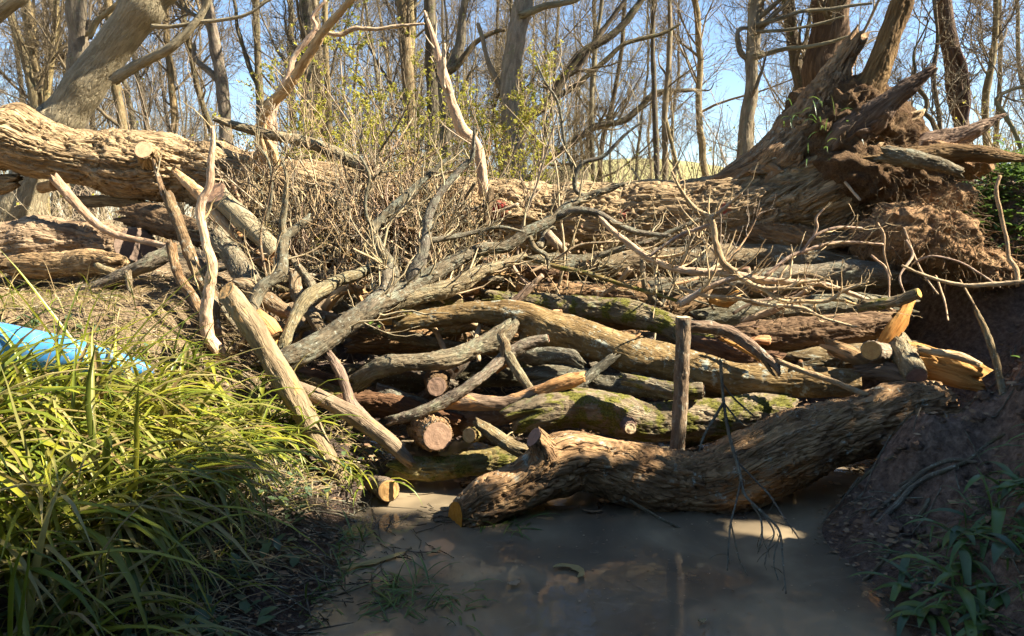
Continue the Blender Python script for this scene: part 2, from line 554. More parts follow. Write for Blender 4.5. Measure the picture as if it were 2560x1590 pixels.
def cutmat(name, a, b, c):
    m = NT(name)
    at = m.n('Attribute', attribute_name='bk')
    v = at.outputs['Vector']
    sx = m.n('SeparateXYZ')
    m.l(v, sx.inputs[0])
    rr = m.math('SQRT', m.math('ADD', m.math('POWER', sx.outputs[0], 2.0), m.math('POWER', sx.outputs[1], 2.0)))
    nz = m.noise(v, 25, 4)
    rd = m.math('ADD', rr, m.math('MULTIPLY', m.math('SUBTRACT', nz, 0.5), 0.012))
    w = m.math('SINE', m.math('MULTIPLY', rd, 620.0))
    col = m.ramp(m.math('ADD', 0.5, m.math('MULTIPLY', w, 0.07)), [(0.0, a), (0.6, b), (1.0, c)])
    col = m.mix(m.ramp(m.noise(v, 60, 5, 0.7), [(0.35, 0.85), (0.65, 0.0)]), col, a)
    col = m.mix(m.ramp(rr, [(0.0, 0.55), (0.02, 0.0)]), col, a)
    col = m.vary(col, 0.01, 0.12, 0.1)
    nm = m.bump(m.math('ADD', m.math('MULTIPLY', w, 0.12), m.math('MULTIPLY', nz, 5)), 0.0008)
    m.done(col, 0.8, nm, 0.25)

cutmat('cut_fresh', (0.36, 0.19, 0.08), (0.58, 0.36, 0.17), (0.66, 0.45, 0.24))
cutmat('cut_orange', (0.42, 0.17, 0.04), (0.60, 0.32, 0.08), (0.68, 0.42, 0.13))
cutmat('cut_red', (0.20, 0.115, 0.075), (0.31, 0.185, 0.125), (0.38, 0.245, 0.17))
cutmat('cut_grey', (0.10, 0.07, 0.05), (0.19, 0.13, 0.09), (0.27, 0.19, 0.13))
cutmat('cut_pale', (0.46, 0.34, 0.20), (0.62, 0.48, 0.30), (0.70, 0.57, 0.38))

def leafmat(name, cols, trans=0.35, rough=0.45, spec=0.4, vein=False):
    m = NT(name)
    at = m.n('Attribute', attribute_name='bk')
    sx = m.n('SeparateXYZ')
    m.l(at.outputs['Vector'], sx.inputs[0])
    oi = m.n('ObjectInfo')
    f = m.math('FRACT', m.math('ADD', sx.outputs[2], m.math('MULTIPLY', oi.outputs['Random'], 0.37)))
    st = [(q / max(1, len(cols) - 1), c) for q, c in enumerate(cols)]
    col = m.ramp(f, st)
    geo = m.n('NewGeometry')
    n = m.noise(geo.outputs['Position'], 40, 3)
    h = m.n('HueSaturation')
    m.l(m.math('ADD', 0.72, m.math('MULTIPLY', n, 0.56)), h.inputs['Value'])
    m.l(col, h.inputs['Color'])
    col = h.outputs[0]
    m.done(col, rough, None, spec)
    tr = m.n('BsdfTranslucent')
    m.l(col, tr.inputs['Color'])
    mx = m.n('MixShader')
    mx.inputs[0].default_value = trans
    m.l(m.bsdf.outputs[0], mx.inputs[1])
    m.l(tr.outputs[0], mx.inputs[2])
    m.l(mx.outputs[0], m.out.inputs['Surface'])

leafmat('sedge', [(0.07, 0.10, 0.013), (0.14, 0.18, 0.018), (0.23, 0.245, 0.022), (0.33, 0.31, 0.033), (0.10, 0.135, 0.017), (0.38, 0.31, 0.12), (0.18, 0.20, 0.022), (0.25, 0.17, 0.07)], 0.35, 0.4, 0.4)
leafmat('straw', [(0.34, 0.26, 0.13), (0.42, 0.33, 0.17), (0.27, 0.19, 0.10), (0.38, 0.30, 0.12)], 0.25, 0.8, 0.2)
leafmat('green_leaf', [(0.07, 0.13, 0.026), (0.105, 0.175, 0.035), (0.15, 0.215, 0.04), (0.085, 0.145, 0.035)], 0.35, 0.35, 0.5)
leafmat('dull_leaf', [(0.06, 0.105, 0.05), (0.085, 0.135, 0.06), (0.11, 0.16, 0.065)], 0.3, 0.45, 0.4)
leafmat('bud_leaf', [(0.30, 0.28, 0.04), (0.40, 0.36, 0.06), (0.24, 0.26, 0.035)], 0.45, 0.6, 0.2)
leafmat('dead_leaf', [(0.23, 0.14, 0.075), (0.32, 0.22, 0.12), (0.16, 0.09, 0.05), (0.40, 0.30, 0.18)], 0.15, 0.8, 0.2)
leafmat('holly', [(0.02, 0.05, 0.012), (0.035, 0.07, 0.018), (0.03, 0.055, 0.015)], 0.12, 0.3, 0.5)

def ground_mat():
    m = NT('soil_ground')
    geo = m.n('NewGeometry')
    p = geo.outputs['Position']
    sx = m.n('SeparateXYZ')
    m.l(p, sx.inputs[0])
    n1 = m.noise(p, 4, 6, 0.6)
    n2 = m.noise(p, 35, 6, 0.65)
    mud = m.ramp(n2, [(0.25, (0.035, 0.024, 0.017)), (0.55, (0.075, 0.05, 0.036)), (0.8, (0.13, 0.09, 0.065))])
    dry = m.ramp(n2, [(0.25, (0.12, 0.08, 0.045)), (0.55, (0.24, 0.17, 0.095)), (0.8, (0.38, 0.29, 0.17))])
    red = m.ramp(n2, [(0.3, (0.07, 0.045, 0.03)), (0.5, (0.18, 0.118, 0.08)), (0.72, (0.33, 0.23, 0.16))])
    # dry bank top on the left and behind; reddish earth on the right bank; wet mud by the water
    hz = m.math('ADD', sx.outputs[2], m.math('MULTIPLY', m.math('SUBTRACT', n1, 0.5), 0.35))
    wet = m.ramp(hz, [(0.0, 0.0), (0.28, 0.0), (0.5, 1.0)])
    col = m.mix(wet, mud, dry)
    rx = m.ramp(m.math('MULTIPLY', sx.outputs[0], 0.3), [(0.28, 0.0), (0.45, 1.0)])
    far = m.ramp(m.math('MULTIPLY', sx.outputs[1], 0.1), [(0.5, 1.0), (0.7, 0.0)])
    col = m.mix(m.math('MULTIPLY', rx, far), col, red)
    gr = m.ramp(m.noise(p, 2.2, 5, 0.6), [(0.5, 0.0), (0.62, 0.6)])
    col = m.mix(m.math('MULTIPLY', gr, m.ramp(m.math('MULTIPLY', sx.outputs[1], 0.05), [(0.3, 0.0), (0.45, 1.0)])), col, (0.16, 0.17, 0.06))
    wetr = m.ramp(sx.outputs[2], [(0.02, 0.35), (0.16, 0.95)])
    nm = m.bump(n2, 0.05)
    nm = m.bump(m.noise(p, 160, 3), 0.006, 1.0, nm)
    m.done(col, wetr, nm, 0.35)
ground_mat()

def soil_mat(name='root_soil', kk=1.0):
    m = NT(name)
    geo = m.n('NewGeometry')
    p = geo.outputs['Position']
    n1 = m.noise(p, 9, 6, 0.65)
    n2 = m.noise(p, 70, 5, 0.7)
    col = m.ramp(m.math('ADD', m.math('MULTIPLY', n1, 0.6), m.math('MULTIPLY', n2, 0.4)), [(p_, tuple(c_ * kk for c_ in q_)) for p_, q_ in [(0.32, (0.15, 0.08, 0.04)), (0.48, (0.33, 0.195, 0.10)), (0.62, (0.48, 0.31, 0.16))]])
    nm = m.bump(n2, 0.02)
    nm = m.bump(m.noise(p, 30, 5, 0.7), 0.05, 1.0, nm)
    m.done(col, 0.97, nm, 0.1)
soil_mat('root_soil', 1.15)
soil_mat('root_dirt_shade', 0.45)  # darker copy of the root soil, with the root base's shade in its colour

def water_mat():
    m = NT('muddy_water')
    geo = m.n('NewGeometry')
    p = geo.outputs['Position']
    n = m.noise(p, 1.5, 4, 0.5, 0.5)
    col = m.ramp(n, [(0.36, (0.11, 0.088, 0.06)), (0.5, (0.18, 0.14, 0.088)), (0.62, (0.31, 0.24, 0.145))])
    scum = m.ramp(m.noise(m.mapping(p, (1.0, 1.6, 1.0)), 7, 10, 0.75, 1.2), [(0.57, 0.0), (0.7, 0.4)])
    col = m.mix(scum, col, (0.33, 0.27, 0.185))
    rp = m.noise(m.mapping(p, (1.0, 0.8, 1.0)), 9, 3)
    nm = m.bump(rp, 0.0025, 0.5)
    m.done(col, 0.06, nm, 0.5)
    m.bsdf.inputs['IOR'].default_value = 1.33
    tr = m.n('BsdfTransparent')
    mx = m.n('MixShader')
    mx.inputs[0].default_value = 0.14
    m.l(m.bsdf.outputs[0], mx.inputs[1])
    m.l(tr.outputs[0], mx.inputs[2])
    m.l(mx.outputs[0], m.out.inputs['Surface'])
water_mat()

m = NT('blue_plastic')
geo = m.n('NewGeometry')
nn = m.noise(geo.outputs['Position'], 12, 5, 0.6)
m.done(m.ramp(nn, [(0.35, (0.10, 0.16, 0.26)), (0.5, (0.04, 0.23, 0.53)), (0.75, (0.14, 0.33, 0.6))]), 0.42, None, 0.45)
m = NT('hill_grass')
geo = m.n('NewGeometry')
nn = m.noise(geo.outputs['Position'], 0.6, 5, 0.6)
m.done(m.ramp(nn, [(0.35, (0.20, 0.18, 0.08)), (0.6, (0.29, 0.26, 0.11))]), 0.95, None, 0.1)
# ---------------------------------------------------------------- ground, water, hill
def xl(y): return np.interp(y, [-6, 1.5, 2.2, 2.7, 3.1, 3.5, 4.2, 6], [-0.7, -0.62, -0.54, -0.57, -0.58, -0.6, -0.8, -1.2])
def xr(y): return np.interp(y, [-6, 1.5, 2.2, 2.7, 3.0, 3.35, 3.8, 4.6, 5.4, 7], [1.4, 1.28, 1.2, 1.24, 1.38, 1.62, 2.1, 2.35, 2.1, 1.8])

def terrain(x, y, rough=True):
    x0 = x
    pw = np.stack([x * 1.3, y * 1.3, np.zeros_like(x)], -1)
    x = x + (0.10 * fbm(pw, 3, 21)) * sstep(6, 3, np.abs(x) + np.abs(y - 2.5))
    dl = xl(y) - x
    zl = np.interp(dl, [-0.7, -0.3, 0, 0.12, 0.3, 0.7, 1.2, 2.2, 4, 9], [-0.3, -0.2, -0.02, 0.035, 0.09, 0.27, 0.5, 0.72, 0.84, 0.9])
    zl = np.where(zl > 0, np.minimum(zl * (1 + 0.7 * sstep(3.2, 3.9, y)), np.maximum(zl, 0.84)), zl)
    dr = x - xr(y)
    zr = np.interp(dr, [-0.6, -0.2, 0, 0.15, 0.6, 1.2, 1.8, 2.6, 6, 30], [-0.25, -0.09, -0.01, 0.09, 0.42, 0.95, 1.4, 1.62, 1.95, 2.6])
    zc = np.interp(y, [-5, 3.25, 3.6, 4.2, 5.0, 6.0, 8, 20, 60], [-0.25, -0.25, -0.2, -0.1, 0.1, 0.55, 0.8, 0.85, 0.75])
    z = np.maximum(np.maximum(zl, zr), zc)
    z = np.maximum(z, np.minimum(1.62 - ((x - 3.6) ** 2 + (y - 5.15) ** 2) * 2.4, 1.55))
    back = sstep(6.0, 11.0, y)
    z = z * (1 - back) + back * np.maximum(zc, zc + 1.1 * sstep(3, 14, x))
    z = z + 0.5 * sstep(60, 160, y)
    if rough:
        x = x0
        p = np.stack([x, y, np.zeros_like(x)], -1)
        near = 1 - sstep(9, 14, np.abs(y) + np.abs(x))
        amp = 0.2 + 0.8 * sstep(0.0, 0.25, z)
        amp = amp * (1 + 1.4 * sstep(1.1, 1.6, x))
        z = z + near * amp * (0.05 * fbm(p * 2.3, 3, 5) + 0.022 * fbm(p * 11, 3, 9)) + (1 - near) * 0.08 * fbm(p * 0.5, 2, 2)
    return z

gx = np.concatenate([-np.geomspace(500, 4.6, 34), np.arange(-4.5, 4.5, 0.032), np.geomspace(4.6, 500, 34)])
gy = np.concatenate([-np.geomspace(60, 0.6, 16), np.arange(0.3, 7.0, 0.032), np.geomspace(7.1, 700, 44)])
XX, YY = np.meshgrid(gx, gy)
ZZ = terrain(XX, YY)
nx, ny = len(gx), len(gy)
i = np.arange(ny - 1)[:, None] * nx + np.arange(nx - 1)[None]
GQ = np.stack([i, i + 1, i + nx + 1, i + nx], -1).reshape(-1, 4)
tag(obj('ground', np.stack([XX, YY, ZZ], -1), GQ, None, 'soil_ground', origin=(0, 0, 0)), kind='structure')

wx = np.linspace(-2.2, 3.2, 120)
wy = np.linspace(-6, 4.2, 160)
XX, YY = np.meshgrid(wx, wy)
pp = np.stack([XX * 5, YY * 5, XX * 0], -1)
i = np.arange(159)[:, None] * 120 + np.arange(119)[None]
tag(obj('stream_water', np.stack([XX, YY, 0.0015 * fbm(pp, 2, 3)], -1), np.stack([i, i + 1, i + 121, i + 120], -1).reshape(-1, 4), None, 'muddy_water', origin=(0, 0, 0)), kind='structure')

hx = np.linspace(-120, 140, 80)
hy = np.linspace(70, 190, 40)
XX, YY = np.meshgrid(hx, hy)
HZ = 0.4 + 10.5 * np.exp(-((XX - 20) / 34) ** 2) * sstep(70, 120, YY) + 7 * sstep(40, 110, XX) * sstep(70, 120, YY)
i = np.arange(39)[:, None] * 80 + np.arange(79)[None]
tag(obj('hill', np.stack([XX, YY, HZ], -1), np.stack([i, i + 1, i + 81, i + 80], -1).reshape(-1, 4), None, 'hill_grass', origin=(0, 0, 0)), kind='structure')

# ---------------------------------------------------------------- generic log / branch builders
BARK = dict(
    bark_oak=dict(amp=0.02, cell=0.032, lump=0.07), bark_oak_fallen=dict(amp=0.03, cell=0.042, lump=0.05, stretch=0.26),
    bark_front=dict(amp=0.021, cell=0.033, lump=0.05, stretch=0.24), bark_brown=dict(amp=0.005, cell=0.025, lump=0.08),
    bark_lichen=dict(amp=0.006, cell=0.02, lump=0.12, stretch=0.5), bark_grey=dict(amp=0.006, cell=0.022, lump=0.10, stretch=0.4),
    bark_moss=dict(amp=0.009, cell=0.024, lump=0.09, stretch=0.35), bark_pale=dict(amp=0.003, cell=0.02, lump=0.13),
    bark_peel=dict(amp=0.004, cell=0.03, lump=0.08), bark_pole=dict(amp=0.005, cell=0.028, lump=0.07, stretch=0.15),
    bark_red=dict(amp=0.014, cell=0.03, lump=0.07), split_wood=dict(amp=0.004, cell=0.012, lump=0.12, stretch=0.05),
    root_wood=dict(amp=0.008, cell=0.022, lump=0.12, stretch=0.15), bark_smooth=dict(amp=0.0, lump=0.03))

def limb(name, pts, mat, parent=None, ends=('cut', 'cut'), cut=('cut_fresh', 'cut_fresh'), cutn=(None, None), dy=0.0, world=None, **kw):
    if world is None: p, r = world_pts(pts, dy)
    else: p, r = world
    a = dict(BARK.get(mat, dict(amp=0.003, cell=0.02, lump=0.06)))
    rm = float(np.mean(r))
    a['amp'] = min(a['amp'], rm * 0.16)
    if 'cell' in a: a['cell'] = max(min(a['cell'], rm * 0.8), 0.008)
    a.update(kw)
    V, Q, T, bk, rings = bark_tube(p, r, ends=ends, cutn=cutn, **a)
    o = obj(name, V, Q, T, mat, parent, bk)
    for e in (0, 1):
        if ends[e] == 'cut':
            n = np.array(cutn[e], float) / np.linalg.norm(cutn[e]) if cutn[e] is not None else rings[e][1]
            if n @ rings[e][1] < 0: n = -n
            cut_face(o, rings[e][0], n, cut[e])
    return o, p, r

def twigs_on(parent, skels, n1, l1, n2=0, l2=(0.06, 0.2), up=0.3, mat='bark_twig', rmin=0.0014, ratio=0.4, curl=0.4, ang=(0.4, 1.1), t0=0.15, sides=4):
    Pn = np.stack([resample(p, r, 8)[0] for p, r in skels])
    Rn = np.stack([resample(p, r, 8)[1] for p, r in skels])
    a, ar = grow(Pn, np.minimum(Rn, 0.02), n1, l1, K=7, ratio=ratio, up=up, rmin=rmin, curl=curl, ang=ang, t0=t0)
    parts = [batch_tubes(a, ar, sides)]
    if n2:
        b, br = grow(a, ar, n2, l2, K=5, ratio=0.6, up=up, rmin=rmin * 0.8, curl=curl)
        parts.append(batch_tubes(b, br, 3))
    V, Q, bk = merge(parts)
    return tag(obj('twigs', V, Q, None, mat, parent, bk), kind='stuff')

def log(label, pts, mat='bark_oak', name='log', cat='log', group=None, **kw):
    o, p, r = limb(name, pts, mat, **kw)
    return tag(o, label, cat, group), p, r

def branch(label, pts, sides=(), mat='bark_lichen', name='branch', cat='branch', group=None, tw=None, ends=('jag', 'tip'), smat=None, **kw):
    o, p, r = limb(name, pts, mat, ends=ends, **kw)
    sk = [(p, r)]
    for s in sides:
        _, sp, sr = limb('side_branch', s, smat or mat, parent=o, ends=('jag', 'tip'), dy=kw.get('dy', 0.0))
        sk.append((sp, sr))
    if tw: twigs_on(o, sk, **tw)
    tag(o, label, cat, group)
    return o

def blob(name, c, rad, mat, parent=None, amp=0.25, freq=1.0, n=(90, 60), k=0, clod=0.35, rot=0.0):
    th = np.linspace(0, 2 * math.pi, n[0], endpoint=False)
    ph = np.linspace(0.02, math.pi - 0.02, n[1])
    TH, PH = np.meshgrid(th, ph)
    d = np.stack([np.sin(PH) * np.cos(TH), np.sin(PH) * np.sin(TH), np.cos(PH)], -1)
    rad = np.array(rad, float)
    pos = d * rad
    f1, f2 = voro(pos * (9 * freq) + k, k)
    disp = 1 + amp * fbm(pos * (2.2 * freq) + k * 3.3, 3, k) - clod * 0.35 * f1 + 0.10 * fbm(pos * 14 * freq, 3, k + 4)
    pos = pos * disp[..., None]
    if rot:
        cr, sr = math.cos(rot), math.sin(rot)
        pos = np.stack([pos[..., 0] * cr + pos[..., 2] * sr, pos[..., 1], -pos[..., 0] * sr + pos[..., 2] * cr], -1)
    V = pos.reshape(-1, 3) + np.array(c)
    Q = grid_quads(n[1], n[0])
    return obj(name, V, Q[:, ::-1], None, mat, parent)

def on_ground(px, py):
    """distance ahead at which the ray through a pixel meets the ground"""
    d = ray(px, py)
    t = np.linspace(1.2, 9, 900)
    p = np.array([0, 0, CAMZ]) + t[:, None] * d
    k = np.argmax(p[:, 2] < np.maximum(terrain(p[:, 0], p[:, 1]), 0.0))
    return float(p[k, 1])
# ---------------------------------------------------------------- the great fallen tree with its root plate
ft, fp, fr = limb('fallen_tree', [(-48, 352, 66, 5.15), (-15, 350, 80, 5.15), (38, 348, 88, 5.2), (100, 374, 80, 5.25), (179, 391, 74, 5.3), (321, 407, 80, 5.4), (464, 428, 80, 5.45), (607, 455, 84, 5.5),
    (857, 512, 86, 5.55), (1200, 545, 98, 5.55), (1500, 556, 102, 5.5), (1700, 556, 108, 5.45), (1800, 548, 116, 5.4), (1900, 530, 124, 5.38), (2000, 500, 138, 5.35), (2090, 465, 150, 5.35), (2160, 440, 140, 5.4)],
    'bark_oak_fallen', ends=('cut', 'jag'), cut=('cut_fresh', 'cut_fresh'), cutn=((-0.85, -0.1, 0.5), None), nt=260, ds=0.0125, wob=0.05)
tag(ft, 'massive fallen tree trunk with deeply furrowed bark and upturned root plate lying across the stream', 'fallen tree')
ROOTS = [
    [(1840, 500, 80, 5.35), (1930, 420, 84, 5.35), (2010, 325, 74, 5.35), (2060, 240, 50, 5.35), (2098, 165, 34, 5.35), (2145, 92, 22, 5.35)],
    [(2085, 380, 60, 5.2), (2135, 300, 48, 5.2), (2175, 215, 35, 5.2), (2212, 120, 30, 5.2), (2252, 10, 26, 5.2), (2290, -110, 22, 5.2), (2330, -260, 14, 5.2)],
    [(2080, 380, 50, 5.1), (2160, 310, 42, 5.05), (2215, 262, 32, 5.0), (2275, 215, 25, 4.95), (2338, 168, 10, 4.9)],
    [(2280, 400, 44, 5.2), (2370, 358, 34, 5.15), (2440, 322, 22, 5.1), (2510, 288, 5, 5.1)],
    [(2140, 430, 50, 5.0), (2260, 402, 36, 4.95), (2370, 386, 29, 4.9), (2470, 386, 20, 4.85), (2560, 396, 9, 4.85)],
    [(2210, 385, 20, 4.78), (2270, 398, 24, 4.75), (2340, 412, 20, 4.72), (2400, 432, 12, 4.7)],
    [(1790, 560, 60, 5.25), (1900, 585, 62, 5.15), (2010, 600, 54, 5.05), (2110, 620, 36, 4.95)]]
for q, rt in enumerate(ROOTS):
    limb('root', rt, 'bark_grey' if q == 5 else ('bark_front' if q in (0, 6) else 'root_wood'), parent=ft, ends=('jag', 'jag'), taper_jag=1.6)
SOIL = [((2112, 350, 5.4), (0.40, 0.50, 0.45), 0.0), ((2205, 340, 5.5), (0.30, 0.30, 0.27), 0.3), ((2200, 455, 5.15), (0.48, 0.36, 0.30), 0.1),
        ((2345, 405, 5.2), (0.32, 0.26, 0.13), 0.12), ((2290, 595, 4.75), (0.40, 0.34, 0.26), 0.12), ((2425, 660, 4.85), (0.36, 0.30, 0.17), 0.3), ((2340, 490, 5.0), (0.26, 0.2, 0.12), 0)]
for q, (c, rd, ro) in enumerate(SOIL):
    cc, _ = P(*c)
    blob('root_soil', cc, rd, 'root_dirt_shade' if q in (0, 1, 2) else 'root_soil', ft, amp=0.22, freq=1.1, n=(130, 90), k=q * 5 + 3, rot=ro)
# bare rootlets bristling from the soil
base, br = [], []
for q in range(1700):
    c, rd, ro = SOIL[rng.choice([0, 2, 2, 3, 4, 4, 4, 5, 6])]
    cc, _ = P(*c)
    d = rng.normal(size=3)
    d[1] = -abs(d[1])
    d /= np.linalg.norm(d)
    b0 = cc + d * np.array(rd) * 0.8
    L = rng.uniform(0.05, 0.26)
    pth = [b0]
    v = d * 0.9 + rng.normal(size=3) * 0.35
    for s in range(5):
        v = v + rng.normal(size=3) * 0.45 + np.array([0, 0, -0.22])
        v /= np.linalg.norm(v)
        pth.append(pth[-1] + v * L / 5)
    base.append(pth)
    br.append(np.linspace(1, 0.35, 6) * rng.uniform(0.0012, 0.0042))
V, Q, bk = batch_tubes(np.array(base), np.array(br), 4)
tag(obj('rootlets', V, Q, None, 'root_wood', ft, bk), kind='stuff')
for q, rt in enumerate([
    [(2195, 560, 3.5, 4.35), (2210, 590, 3.5, 4.3), (2210, 640, 2.8, 4.28), (2230, 700, 2.1, 4.25)],
    [(2265, 600, 3.5, 4.32), (2280, 640, 3.5, 4.28), (2250, 690, 2.8, 4.2), (2262, 735, 2.1, 4.15)],
    [(2290, 655, 2.8, 4.25), (2330, 640, 2.8, 4.2), (2400, 655, 2.8, 4.15), (2460, 690, 2.8, 4.1), (2500, 718, 2.1, 4.1)],
    [(2260, 570, 2.8, 4.35), (2285, 640, 2.8, 4.3), (2310, 690, 2.8, 4.2), (2345, 735, 2.1, 4.1)],
    [(2180, 640, 3.5, 4.4), (2220, 680, 2.8, 4.35), (2222, 760, 2.1, 4.3)],
    [(2100, 440, 3.5, 4.9), (2150, 500, 3.5, 4.8)], [(2340, 690, 2.8, 4.3), (2360, 750, 2.8, 4.2), (2370, 800, 2.1, 4.1)], [(2400, 700, 2.8, 4.3), (2440, 770, 2.8, 4.1), (2470, 830, 2.1, 4.0)]]):
    limb('hanging_root', rt, 'bark_pale', parent=ft, ends=('jag', 'tip'), amp=0.001)
# blades of grass still growing on the root plate
def blade_strip(base, dirs, L, w, K=6, droop=0.8, fold=0.3):
    """vectorised arching blades: base (n,3), dirs (n,3), L (n), w (n) -> verts, quads, bk"""
    n = len(base)
    v = dirs / np.linalg.norm(dirs, axis=1)[:, None]
    p = base.copy()
    side = np.cross(v, np.array([0, 0, 1.0])) + 1e-4
    side /= np.linalg.norm(side, axis=1)[:, None]
    out = []
    st = (L / (K - 1))[:, None]
    dr = np.broadcast_to(np.asarray(droop, float), (n,))
    for k in range(K):
        t = k / (K - 1)
        ww = (w * (0.55 + 0.9 * t if t < 0.4 else max(0.03, 1.0 - ((t - 0.4) / 0.6) ** 1.8) * 0.95))[:, None]
        up = np.cross(side, v)
        out.append(np.stack([p - side * ww / 2 + up * ww * fold, p, p + side * ww / 2 + up * ww * fold], 1))
        v = v + np.stack([rng.normal(size=n) * 0.04, rng.normal(size=n) * 0.04, -dr * (0.35 + 1.0 * t) * 2.2 / K], -1)
        v /= np.linalg.norm(v, axis=1)[:, None]
        p = p + v * st
    V = np.stack(out, 1)                      # n,K,3,3
    i = np.arange(K - 1)[:, None] * 3 + np.arange(2)[None]
    q = np.stack([i, i + 1, i + 4, i + 3], -1).reshape(-1, 4)
    Q = (q[None] + (np.arange(n) * K * 3)[:, None, None]).reshape(-1, 4)
    bk = np.zeros((n, K, 3, 3))
    bk[..., 2] = rng.random(n)[:, None, None]
    return V.reshape(-1, 3), Q, bk.reshape(-1, 3)
bb = []
for q in range(36):
    bb.append(P(rng.uniform(1960, 2140), rng.uniform(250, 430), rng.uniform(4.95, 5.1))[0])
dirs = rng.normal(size=(36, 3)) * 0.6 + np.array([-0.2, -0.5, 0.5])
V, Q, bk = blade_strip(np.array(bb), dirs, rng.uniform(0.07, 0.18, 36), rng.uniform(0.007, 0.012, 36), droop=0.9)
tag(obj('grass_blades', V, Q, None, 'green_leaf', ft, bk), kind='stuff')
# sawn limb scar and broken limbs of the fallen tree
limb('limb_stub', [(372, 400, 26, 5.2), (364, 380, 24, 5.08), (358, 374, 23, 5.0)], 'bark_oak', parent=ft, ends=('jag', 'cut'), cutn=(None, (0.1, -0.8, 0.5)))
limb('limb', [(655, 420, 34, 5.35), (668, 385, 26, 5.3), (655, 330, 16, 5.25), (660, 290, 14, 5.2), (682, 255, 13, 5.15), (716, 218, 12, 5.1), (752, 168, 12, 5.05), (788, 112, 11, 5.0), (815, 68, 10, 4.95), (862, 16, 9, 4.9), (920, -50, 8, 4.85)], 'bark_pale', parent=ft, ends=('jag', 'tip'))
limb('limb', [(672, 385, 18, 5.35), (676, 330, 15, 5.3), (680, 285, 11, 5.3), (706, 222, 9, 5.3), (724, 180, 8, 5.3), (734, 142, 7, 5.3), (768, 100, 7, 5.3), (790, 66, 6, 5.3), (782, 40, 5, 5.3), (815, 0, 4, 5.3)], 'bark_pale', parent=ft, ends=('jag', 'tip'))
limb('limb', [(795, 78, 6, 5.1), (850, 87, 6, 5.1), (886, 72, 6, 5.1), (940, 73, 5, 5.1), (993, 64, 5, 5.1), (1060, 59, 3, 5.1)], 'bark_pale', parent=ft, ends=('jag', 'tip'))
# ---------------------------------------------------------------- the log jam, log by log
# front log lying in the water
fl, p_, r_ = log('thick kinked log with furrowed bark lying half in the water in front of the heap',
    [(1140, 1296, 46, 3.02), (1205, 1262, 63, 3.05), (1300, 1214, 68, 3.12), (1385, 1166, 74, 3.18), (1450, 1150, 76, 3.22), (1534, 1170, 75, 3.25), (1625, 1200, 78, 3.25), (1708, 1212, 80, 3.25), (1791, 1206, 88, 3.24), (1882, 1168, 92, 3.25), (1974, 1126, 92, 3.28), (2065, 1088, 86, 3.32), (2156, 1064, 84, 3.38), (2250, 1042, 82, 3.45), (2340, 1025, 76, 3.52)],
    'bark_front', cut=('cut_orange', 'cut_grey'), cutn=((-0.86, -0.5, 0.08), None), nt=110, ds=0.0085, wob=0.04)
limb('limb_stub', [(1400, 1165, 48, 3.2), (1365, 1125, 40, 3.14), (1335, 1092, 30, 3.1)], 'bark_front', parent=fl, ends=('jag', 'cut'), cut=('', 'cut_red'), cutn=(None, (-0.78, -0.35, 0.52)))
log('long bowed log across the middle of the heap behind the stake', [(985, 812, 22, 4.0), (1100, 796, 27, 4.02), (1207, 783, 30, 4.02), (1314, 797, 36, 4.0), (1386, 821, 42, 3.97), (1479, 850, 46, 3.93), (1560, 878, 46, 3.9), (1650, 908, 46, 3.87), (1736, 928, 44, 3.82), (1879, 945, 42, 3.75), (2020, 952, 40, 3.72), (2140, 960, 36, 3.7)], 'bark_brown', cut=('cut_grey', 'cut_grey'))
log('mossy log lying above the bowed log with sunlit upper side', [(1215, 748, 24, 4.3), (1314, 756, 28, 4.28), (1420, 770, 30, 4.25), (1529, 778, 31, 4.22), (1640, 805, 32, 4.15), (1750, 850, 30, 4.05)], 'bark_moss', ends=('jag', 'jag'))
log('short log stub with a bright orange sawn end pointing left', [(990, 782, 17, 3.95), (1030, 776, 19, 4.02), (1096, 766, 19, 4.12), (1150, 752, 16, 4.2)], 'bark_moss', cut=('cut_orange', 'cut_grey'), cutn=((-0.4, -0.9, 0.1), None))
log('thin log stub with a small pale sawn end under the orange-ended stub', [(955, 826, 11, 3.95), (1010, 818, 12, 4.05), (1080, 805, 13, 4.2)], 'bark_brown', ends=('cut', 'jag'), cut=('cut_fresh', ''))
log('knobbly lichen-covered log curving through the dark gap left of centre', [(890, 956, 24, 3.8), (935, 932, 24, 3.76), (985, 915, 25, 3.74), (1060, 908, 24, 3.76), (1120, 898, 25, 3.78), (1189, 872, 26, 3.84), (1250, 842, 24, 3.9), (1290, 800, 16, 3.95)], 'bark_lichen', ends=('jag', 'jag'))
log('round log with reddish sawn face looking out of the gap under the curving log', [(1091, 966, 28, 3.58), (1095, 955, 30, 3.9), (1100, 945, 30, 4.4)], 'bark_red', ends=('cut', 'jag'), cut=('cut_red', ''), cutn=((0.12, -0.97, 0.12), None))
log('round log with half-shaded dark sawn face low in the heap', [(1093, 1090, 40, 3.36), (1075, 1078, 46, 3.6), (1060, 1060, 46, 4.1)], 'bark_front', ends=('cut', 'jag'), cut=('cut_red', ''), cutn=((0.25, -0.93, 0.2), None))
log('small log with bright ringed sawn end lying on the mud at the water edge', [(972, 1226, 29, 3.2), (955, 1220, 30, 3.32), (905, 1206, 27, 3.5), (860, 1200, 24, 3.62)], 'bark_brown', ends=('cut', 'jag'), cut=('cut_fresh', ''), cutn=((0.3, -0.93, 0.2), None))
log('dark wet log lying just above the water behind the front log', [(985, 1165, 30, 3.42), (1080, 1166, 32, 3.42), (1169, 1158, 32, 3.42), (1260, 1146, 32, 3.44), (1400, 1120, 30, 3.5)], 'bark_moss', ends=('jag', 'jag'))
